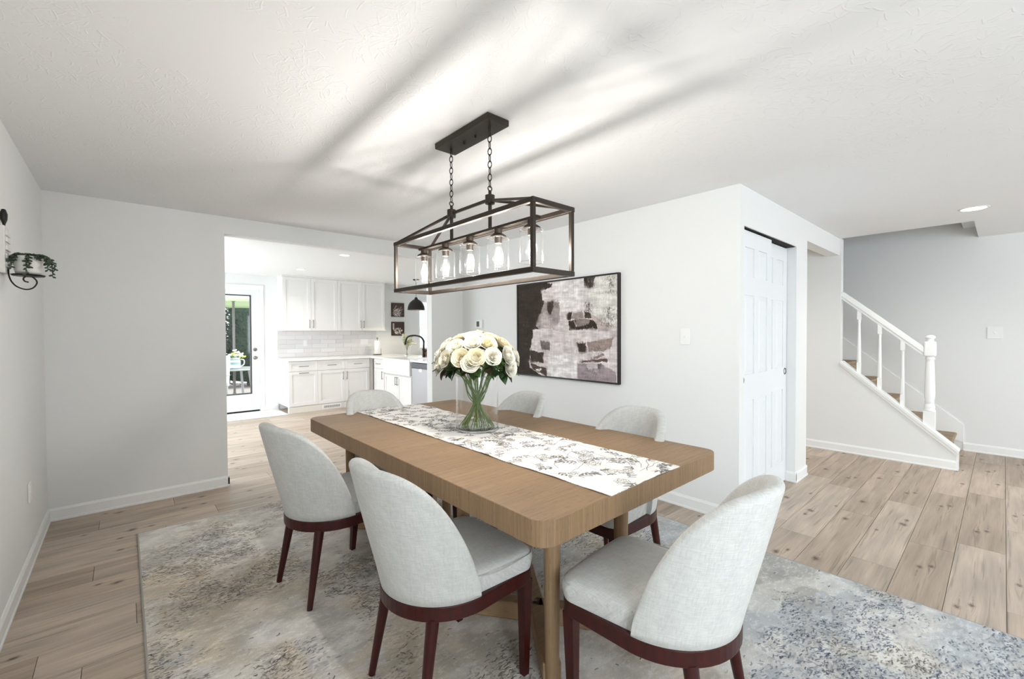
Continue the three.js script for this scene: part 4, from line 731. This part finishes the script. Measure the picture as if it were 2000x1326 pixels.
// pendant, faucet, towel, pictures, flowers, box
{
  const t = thing('pendant_lamp', 'black dome pendant lamp hanging over the kitchen sink', 'pendant lamp', null, [4.25, 0, -7.58]);
  mesh('ceiling_canopy', lathe([[0, HK - 0.022], [0.05, HK - 0.022], [0.06, HK - 0.008], [0.06, HK]], 28), M.black, t);
  mesh('cord', cyl(0, 2.06, HK - 0.02, 0, 0.004), M.black, t);
  mesh('shade', lathe([[0.012, 2.075], [0.03, 2.06], [0.035, 2.035], [0.075, 2.015], [0.125, 1.965], [0.155, 1.90], [0.168, 1.825], [0.164, 1.825], [0.15, 1.9], [0.12, 1.958], [0.07, 2.005], [0.012, 2.02]], 40), M.black, t);
  const b = mesh('bulb', new THREE.SphereGeometry(0.032, 16, 12).translate(0, 1.9, 0), std({ color: css('#fff3da'), emissive: new THREE.Color().setRGB(1, 0.86, 0.62), emissiveIntensity: 4 }), t); b.castShadow = false;
  const l = new THREE.PointLight(new THREE.Color().setRGB(1, 0.86, 0.64), 0.8, 0, 2); l.position.set(4.25, 1.9, -7.58); l.castShadow = true; scene.add(l);
}
{
  const t = thing('kitchen_faucet', 'black gooseneck faucet behind the farmhouse sink', 'faucet', null, [4.14, 0.935, -7.12]);
  mesh('spout', tube([V(0, 0, 0), V(0, 0.2, 0), V(0, 0.30, 0), V(-0.03, 0.37, -0.05), V(-0.1, 0.40, -0.16), V(-0.18, 0.37, -0.27), V(-0.2, 0.29, -0.31), V(-0.205, 0.23, -0.315)], 0.017, 60, 12), M.black, t);
  mesh('base', cyl(0, 0, 0.06, 0, 0.028, 0.024), M.black, t);
  mesh('lever', rod(V(0.0, 0.08, 0.01), V(0.0, 0.13, 0.11), 0.009), M.black, t);
}
{
  const t = thing('paper_towel_holder', 'upright paper towel roll on the counter corner', 'paper towels', null, [3.88, 0.936, -8.52]);
  mesh('base', lathe([[0, 0], [0.085, 0], [0.087, 0.012], [0, 0.014]], 32), std({ color: css('#6d5a4a'), roughness: 0.5 }), t);
  mesh('roll', lathe([[0.02, 0.02], [0.062, 0.02], [0.062, 0.295], [0.02, 0.295]], 40), M.white, t);
  mesh('post', cyl(0, 0.01, 0.33, 0, 0.006), M.nickel, t); mesh('finial', new THREE.SphereGeometry(0.017, 14, 10).translate(0, 0.34, 0), M.nickel, t); mesh('side_arm', cyl(0.08, 0.012, 0.13, 0.0, 0.004), M.nickel, t);
}
function smallPicture(y0, kind, label) {
  const c = canvas(256, 256, (g) => {
    g.fillStyle = '#4c382f'; g.fillRect(0, 0, 256, 256);
    if (kind) { g.strokeStyle = '#efe9e4'; for (let k = 0; k < 46; k++) { g.lineWidth = rr(2, 9); g.globalAlpha = rr(0.3, 0.95); const a = rr(-1.2, -0.1) + (rnd() < 0.3 ? 1.7 : 0), x = rr(10, 160), y = rr(130, 250); g.beginPath(); g.moveTo(x, y); g.quadraticCurveTo(x + 50 * Math.cos(a) + rr(-15, 15), y + 50 * Math.sin(a), x + 130 * Math.cos(a), y + 130 * Math.sin(a)); g.stroke(); } }
    else { g.fillStyle = '#e9e2dc'; for (let k = 0; k < 34; k++) { g.globalAlpha = rr(0.3, 0.9); g.beginPath(); g.ellipse(rr(40, 220), rr(110, 230), rr(10, 34), rr(6, 24), rnd() * 3, 0, 7); g.fill(); } g.globalAlpha = 0.8; g.fillRect(16, 20, 34, 120); g.fillStyle = '#3a2a22'; for (let k = 0; k < 12; k++) { g.beginPath(); g.ellipse(rr(60, 210), rr(120, 225), rr(5, 14), rr(4, 10), rnd() * 3, 0, 7); g.fill(); } }
    g.globalAlpha = 1;
  });
  const t = thing('small_picture', label, 'picture', 'small kitchen pictures', [4.475, y0, ZK]), s = 0.15;
  mesh('frame', exZ(rect(-s, s, -s, s), 0.001, 0.022, [rect(-s + 0.014, s - 0.014, -s + 0.014, s - 0.014)]), std({ color: css('#33241d'), roughness: 0.5 }), t);
  mesh('print', mergeGeometries([clean(new THREE.PlaneGeometry(2 * s - 0.024, 2 * s - 0.024).translate(0, 0, 0.012))]), std({ map: texOf(c), roughness: 0.6 }), t);
}
smallPicture(1.885, 1, 'upper of two small dark-framed flower pictures on the kitchen wall');
smallPicture(1.475, 0, 'lower of two small dark-framed flower pictures on the kitchen wall');
{
  const v = thing('ribbed_glass_vase', 'clear glass vase on the kitchen counter beside the faucet', 'vase', null, [4.12, 0.936, -7.72]);
  mesh('wall', lathe([[0.055, 0.0], [0.06, 0.01], [0.058, 0.06], [0.075, 0.18], [0.1, 0.27]], 24), M.glass, v); mesh('base', cyl(0, 0, 0.012, 0, 0.056), M.glassSolid, v);
  const s = thing('greenery_bouquet', 'loose pale green and white sprays in the kitchen glass vase', 'flowers', null, [4.12, 0.936, -7.72]);
  const gm = [std({ color: css('#8fa070'), roughness: 0.7 }), std({ color: css('#b7bd93'), roughness: 0.7 }), std({ color: css('#e8e6d8'), roughness: 0.7 })];
  for (let k = 0; k < 20; k++) {
    const a = k * 2.4, r = rr(0.05, 0.2), top = V(r * Math.cos(a), rr(0.32, 0.48) - r * 0.5, r * Math.sin(a)), cv = new THREE.CatmullRomCurve3([V(-0.02 * Math.cos(a), 0.015, -0.02 * Math.sin(a)), V(0.03 * Math.cos(a), 0.2, 0.03 * Math.sin(a)), top]), list = [new THREE.TubeGeometry(cv, 10, 0.002, 4)];
    for (let q = 0; q < 22; q++) { const c = cv.getPoint(rr(0.55, 1)); list.push(new THREE.SphereGeometry(1, 6, 4).scale(0.010, 0.004, 0.020).rotateY(rnd() * 6).rotateX(rr(-0.6, 0.6)).translate(c.x + rr(-0.02, 0.02), c.y + rr(-0.012, 0.012), c.z + rr(-0.02, 0.02))); }
    mesh('sprig', merge(list), gm[k % 3], s);
  }
}
single('wooden_box', merge([rbox(4.25, 4.335, 0.936, 1.075, -7.36, -7.0, 0.006), rbox(4.245, 4.34, 1.055, 1.08, -7.37, -6.99, 0.006)]), std({ color: css('#5f3f30'), roughness: 0.6 }), 'low brown wooden box on the counter behind the faucet', 'box');

// ------------------------------------------------------------------ patio behind the kitchen
struct('floor_patio', box(-8, 14, -0.24, -0.16, -22, ZK - 0.12), std({ color: css('#b3a9a2'), roughness: 0.9 }), 'paved patio outside the kitchen door', 'patio');
const PY = -0.16;
{
  const t = thing('patio_umbrella', 'pale green patio umbrella with dark pole outside the glass door', 'umbrella', null, [1.93, PY, -12.0]);
  const um = phy({ color: css('#a9bb8e'), roughness: 0.9, transmission: 0.3, thickness: 0, side: THREE.DoubleSide }), dk = std({ color: css('#6b6a66'), roughness: 0.5, metalness: 0.4 });
  mesh('pole', cyl(0, 0.02, 2.8, 0, 0.026), dk, t); mesh('base', lathe([[0, 0], [0.24, 0], [0.25, 0.05], [0.05, 0.08], [0.03, 0.16]], 24), dk, t);
  for (let k = 0; k < 8; k++) {
    const a = k / 8 * 6.2832, b = (k + 1) / 8 * 6.2832, R = 1.5, P = (q, r, y) => [r * Math.cos(q), y, r * Math.sin(q)];
    const g = new THREE.BufferGeometry(); g.setAttribute('position', new THREE.Float32BufferAttribute([...P(a, 0.02, 2.78), ...P(b, R, 2.27), ...P(a, R, 2.27), ...P(a, R, 2.27), ...P(b, R, 2.27), ...P(b, R, 2.22), ...P(a, R, 2.27), ...P(b, R, 2.22), ...P(a, R, 2.22)], 3)); g.computeVertexNormals(); g.setAttribute('uv', new THREE.Float32BufferAttribute(new Float32Array(18), 2));
    mesh('canopy_panel', g, um, t);
    mesh('rib', rod(V(0.03 * Math.cos(a), 2.75, 0.03 * Math.sin(a)), V(R * Math.cos(a), 2.255, R * Math.sin(a)), 0.008, 0.008, 6), dk, t); mesh('strut', rod(V(0.03 * Math.cos(a), 2.34, 0.03 * Math.sin(a)), V(0.66 * Math.cos(a), 2.52, 0.66 * Math.sin(a)), 0.007, 0.007, 6), dk, t);
  }
  mesh('hub', cyl(0, 2.3, 2.38, 0, 0.05, 0.04), dk, t);
}
{
  const gm = std({ color: css('#a9aaaa'), roughness: 0.7 });
  const t = thing('patio_table', 'round grey patio table under the umbrella', 'table', null, [1.93, PY, -12.0]);
  mesh('top', lathe([[0.03, 0.7], [0.58, 0.7], [0.6, 0.715], [0.58, 0.73], [0.03, 0.73]], 40), gm, t); for (let k = 0; k < 4; k++) { const a = k * 1.5708 + 0.6; mesh('leg', rod(V(0.42 * Math.cos(a), 0, 0.42 * Math.sin(a)), V(0.32 * Math.cos(a), 0.7, 0.32 * Math.sin(a)), 0.03, 0.025), gm, t); }
  const pc = (x, z, turn, label) => {
    const c = thing('patio_chair', label, 'chair', 'grey patio chairs', [x, PY, z], turn);
    mesh('backrest', rbox(-0.24, 0.24, 0.4, 1.08, -0.27, -0.22, 0.02).rotateX(-0.08), std({ color: css('#cfd2d4'), roughness: 0.8 }), c); mesh('seat', rbox(-0.24, 0.24, 0.4, 0.46, -0.24, 0.26, 0.02), gm, c);
    for (const sx of [-1, 1]) { for (const sz of [-1, 1]) mesh('leg', rod(V(sx * 0.24, 0, sz * 0.24), V(sx * 0.22, 0.42, sz * 0.22), 0.018, 0.024), gm, c); mesh('armrest', merge([rbox(sx * 0.27 - 0.03, sx * 0.27 + 0.03, 0.62, 0.65, -0.22, 0.24, 0.01), rod(V(sx * 0.26, 0.42, 0.2), V(sx * 0.27, 0.63, 0.2), 0.018)]), gm, c); }
  };
  pc(1.36, -11.25, 2.5 + Math.PI, 'grey patio armchair at the near left of the patio table'); pc(2.75, -12.35, -1.2, 'grey patio armchair at the right of the patio table');
  const sc = canvas(64, 128, (g) => { g.fillStyle = '#eef0ef'; g.fillRect(0, 0, 64, 128); g.fillStyle = '#8fb3b8'; for (const y of [18, 48, 78, 104]) g.fillRect(0, y, 64, 13); });
  const p = thing('striped_pitcher', 'blue and white striped pitcher on the patio table', 'pitcher', null, [1.9, PY + 0.73, -11.75]);
  mesh('body', lathe([[0, 0], [0.1, 0], [0.115, 0.03], [0.12, 0.15], [0.105, 0.22], [0.11, 0.26]], 28), std({ map: texOf(sc), roughness: 0.4 }), p); mesh('handle', tube([V(0.11, 0.22, 0), V(0.18, 0.2, 0), V(0.18, 0.1, 0), V(0.115, 0.05, 0)], 0.012, 20, 8), M.white, p);
  const f = thing('patio_bouquet', 'white and yellow-green flowers in the striped pitcher', 'flowers', null, [1.9, PY + 0.73, -11.75]);
  const fm = [std({ color: css('#f3f3ea'), roughness: 0.8 }), std({ color: css('#cfd66a'), roughness: 0.8 }), std({ color: css('#5d7d45'), roughness: 0.8 })];
  for (let k = 0; k < 26; k++) { const a = k * 2.4, r = 0.2 * Math.sqrt(k / 26), y = 0.40 - r * 0.6 + rr(-0.03, 0.03); const list = []; for (let q = 0; q < 7; q++) list.push(new THREE.SphereGeometry(0.022, 7, 5).scale(1, 0.7, 1).translate(r * Math.cos(a) + 0.026 * Math.cos(q * 0.9), y + (q ? 0 : 0.012), r * Math.sin(a) + 0.026 * Math.sin(q * 0.9))); list.push(rod(V(0, 0.1, 0), V(r * Math.cos(a), y, r * Math.sin(a)), 0.004, 0.004, 5)); mesh('bloom', merge(list), fm[k % 5 === 1 ? 1 : k % 4 === 2 ? 2 : 0], f); }
}
{
  const fol = [std({ color: css('#27452b'), roughness: 0.8, side: THREE.DoubleSide }), std({ color: css('#365a35'), roughness: 0.8, side: THREE.DoubleSide }), std({ color: css('#1d3622'), roughness: 0.8, side: THREE.DoubleSide })], bark = std({ color: css('#5b4a3c'), roughness: 0.9 });
  [[-0.1, -14.9], [1.35, -15.1], [2.8, -14.9], [4.25, -15.2], [5.7, -15.0]].forEach(([x, z], k) => {
    const t = thing('hedge_tree', ['dark green evergreen at the left end of the hedge behind the patio', 'dark green evergreen second from the left in the patio hedge', 'dark green evergreen in the middle of the patio hedge', 'dark green evergreen fourth from the left in the patio hedge', 'dark green evergreen at the right end of the patio hedge'][k], 'tree', 'evergreens behind the patio', [x, PY, z]);
    mesh('trunk', cyl(0, 0, 3.6, 0, 0.09, 0.03, 10), bark, t);
    const pos = []; for (let q = 0; q < 6500; q++) { const y = rr(0.1, 4.4), R = 0.78 * Math.pow(1 - y / 4.7, 0.6), a = rnd() * 6.283, r = R * rr(0.78, 1.14), c = V(r * Math.cos(a), y, r * Math.sin(a)), s = rr(0.05, 0.11), d = V(Math.cos(a) + rr(-0.6, 0.6), rr(-0.2, 1.2), Math.sin(a) + rr(-0.6, 0.6)).normalize(), e = new THREE.Vector3().crossVectors(d, V(rr(-1, 1), rr(-1, 1), rr(-1, 1))).normalize(); const A = c.clone().addScaledVector(e, s * 0.3), B = c.clone().addScaledVector(e, -s * 0.3), D = c.clone().addScaledVector(d, s * 1.7); pos.push(...A.toArray(), ...B.toArray(), ...D.toArray()); }
    const g = new THREE.BufferGeometry(); g.setAttribute('position', new THREE.Float32BufferAttribute(pos, 3)); g.computeVertexNormals(); g.setAttribute('uv', new THREE.Float32BufferAttribute(new Float32Array(pos.length / 3 * 2), 2));
    const f = mesh('foliage', g, fol[k % 3], t); mesh('inner_foliage', lathe([[0.02, 0.1], [0.6, 0.2], [0.56, 1.2], [0.45, 2.6], [0.2, 4.0], [0.01, 4.5]], 14), fol[2], t);
  });
}
{
  const h = thing('neighbour_house', 'grey sided house seen through the kitchen window', 'house', null, [10.5, PY, -16.5]);
  mesh('wall', box(-2.5, 3.5, 0, 3.0, -3, -0.02), std({ color: css('#b9c3c6'), roughness: 0.8 }), h);
  for (let k = 0; k < 20; k++) mesh('siding_board', box(-2.5, 3.5, k * 0.15, k * 0.15 + 0.145, -0.02, 0.004).rotateX(0), std({ color: css(k % 2 ? '#b5c0c4' : '#bcc6c9'), roughness: 0.8 }), h);
  mesh('fascia', box(-2.7, 3.7, 2.9, 3.15, -0.1, 0.25), M.white, h);
  const w = mesh('window', box(-0.6, 0.7, 1.0, 2.1, 0.004, 0.04), std({ color: css('#3c4348'), roughness: 0.3 }), h); mesh('window_surround', exZ(rect(-0.68, 0.78, 0.92, 2.18), 0.003, 0.06, [rect(-0.6, 0.7, 1.0, 2.1)]), M.white, w);
  mesh('roof', exX([[0.4, 3.1], [-1.5, 4.3], [-3.4, 3.1]], -2.8, 3.8), std({ color: css('#77797b'), roughness: 0.9 }), h);
  const r = thing('deck_railing', 'white deck railing outside the kitchen window', 'railing', null, [6.9, PY, -11.2]);
  mesh('rail', merge([rbox(-1.6, 1.6, 1.2, 1.26, -0.04, 0.04, 0.01), rbox(-1.6, 1.6, 0.4, 0.45, -0.03, 0.03, 0.01)]), M.white, r);
  for (let k = 0; k < 26; k++) mesh('baluster', box(-1.55 + k * 0.124, -1.52 + k * 0.124, 0.4, 1.22, -0.015, 0.015), M.white, r);
  for (const x of [-1.6, 1.6]) mesh('post', rbox(x - 0.05, x + 0.05, 0, 1.32, -0.05, 0.05, 0.008), M.white, r);
}
renderer.render(scene, camera);
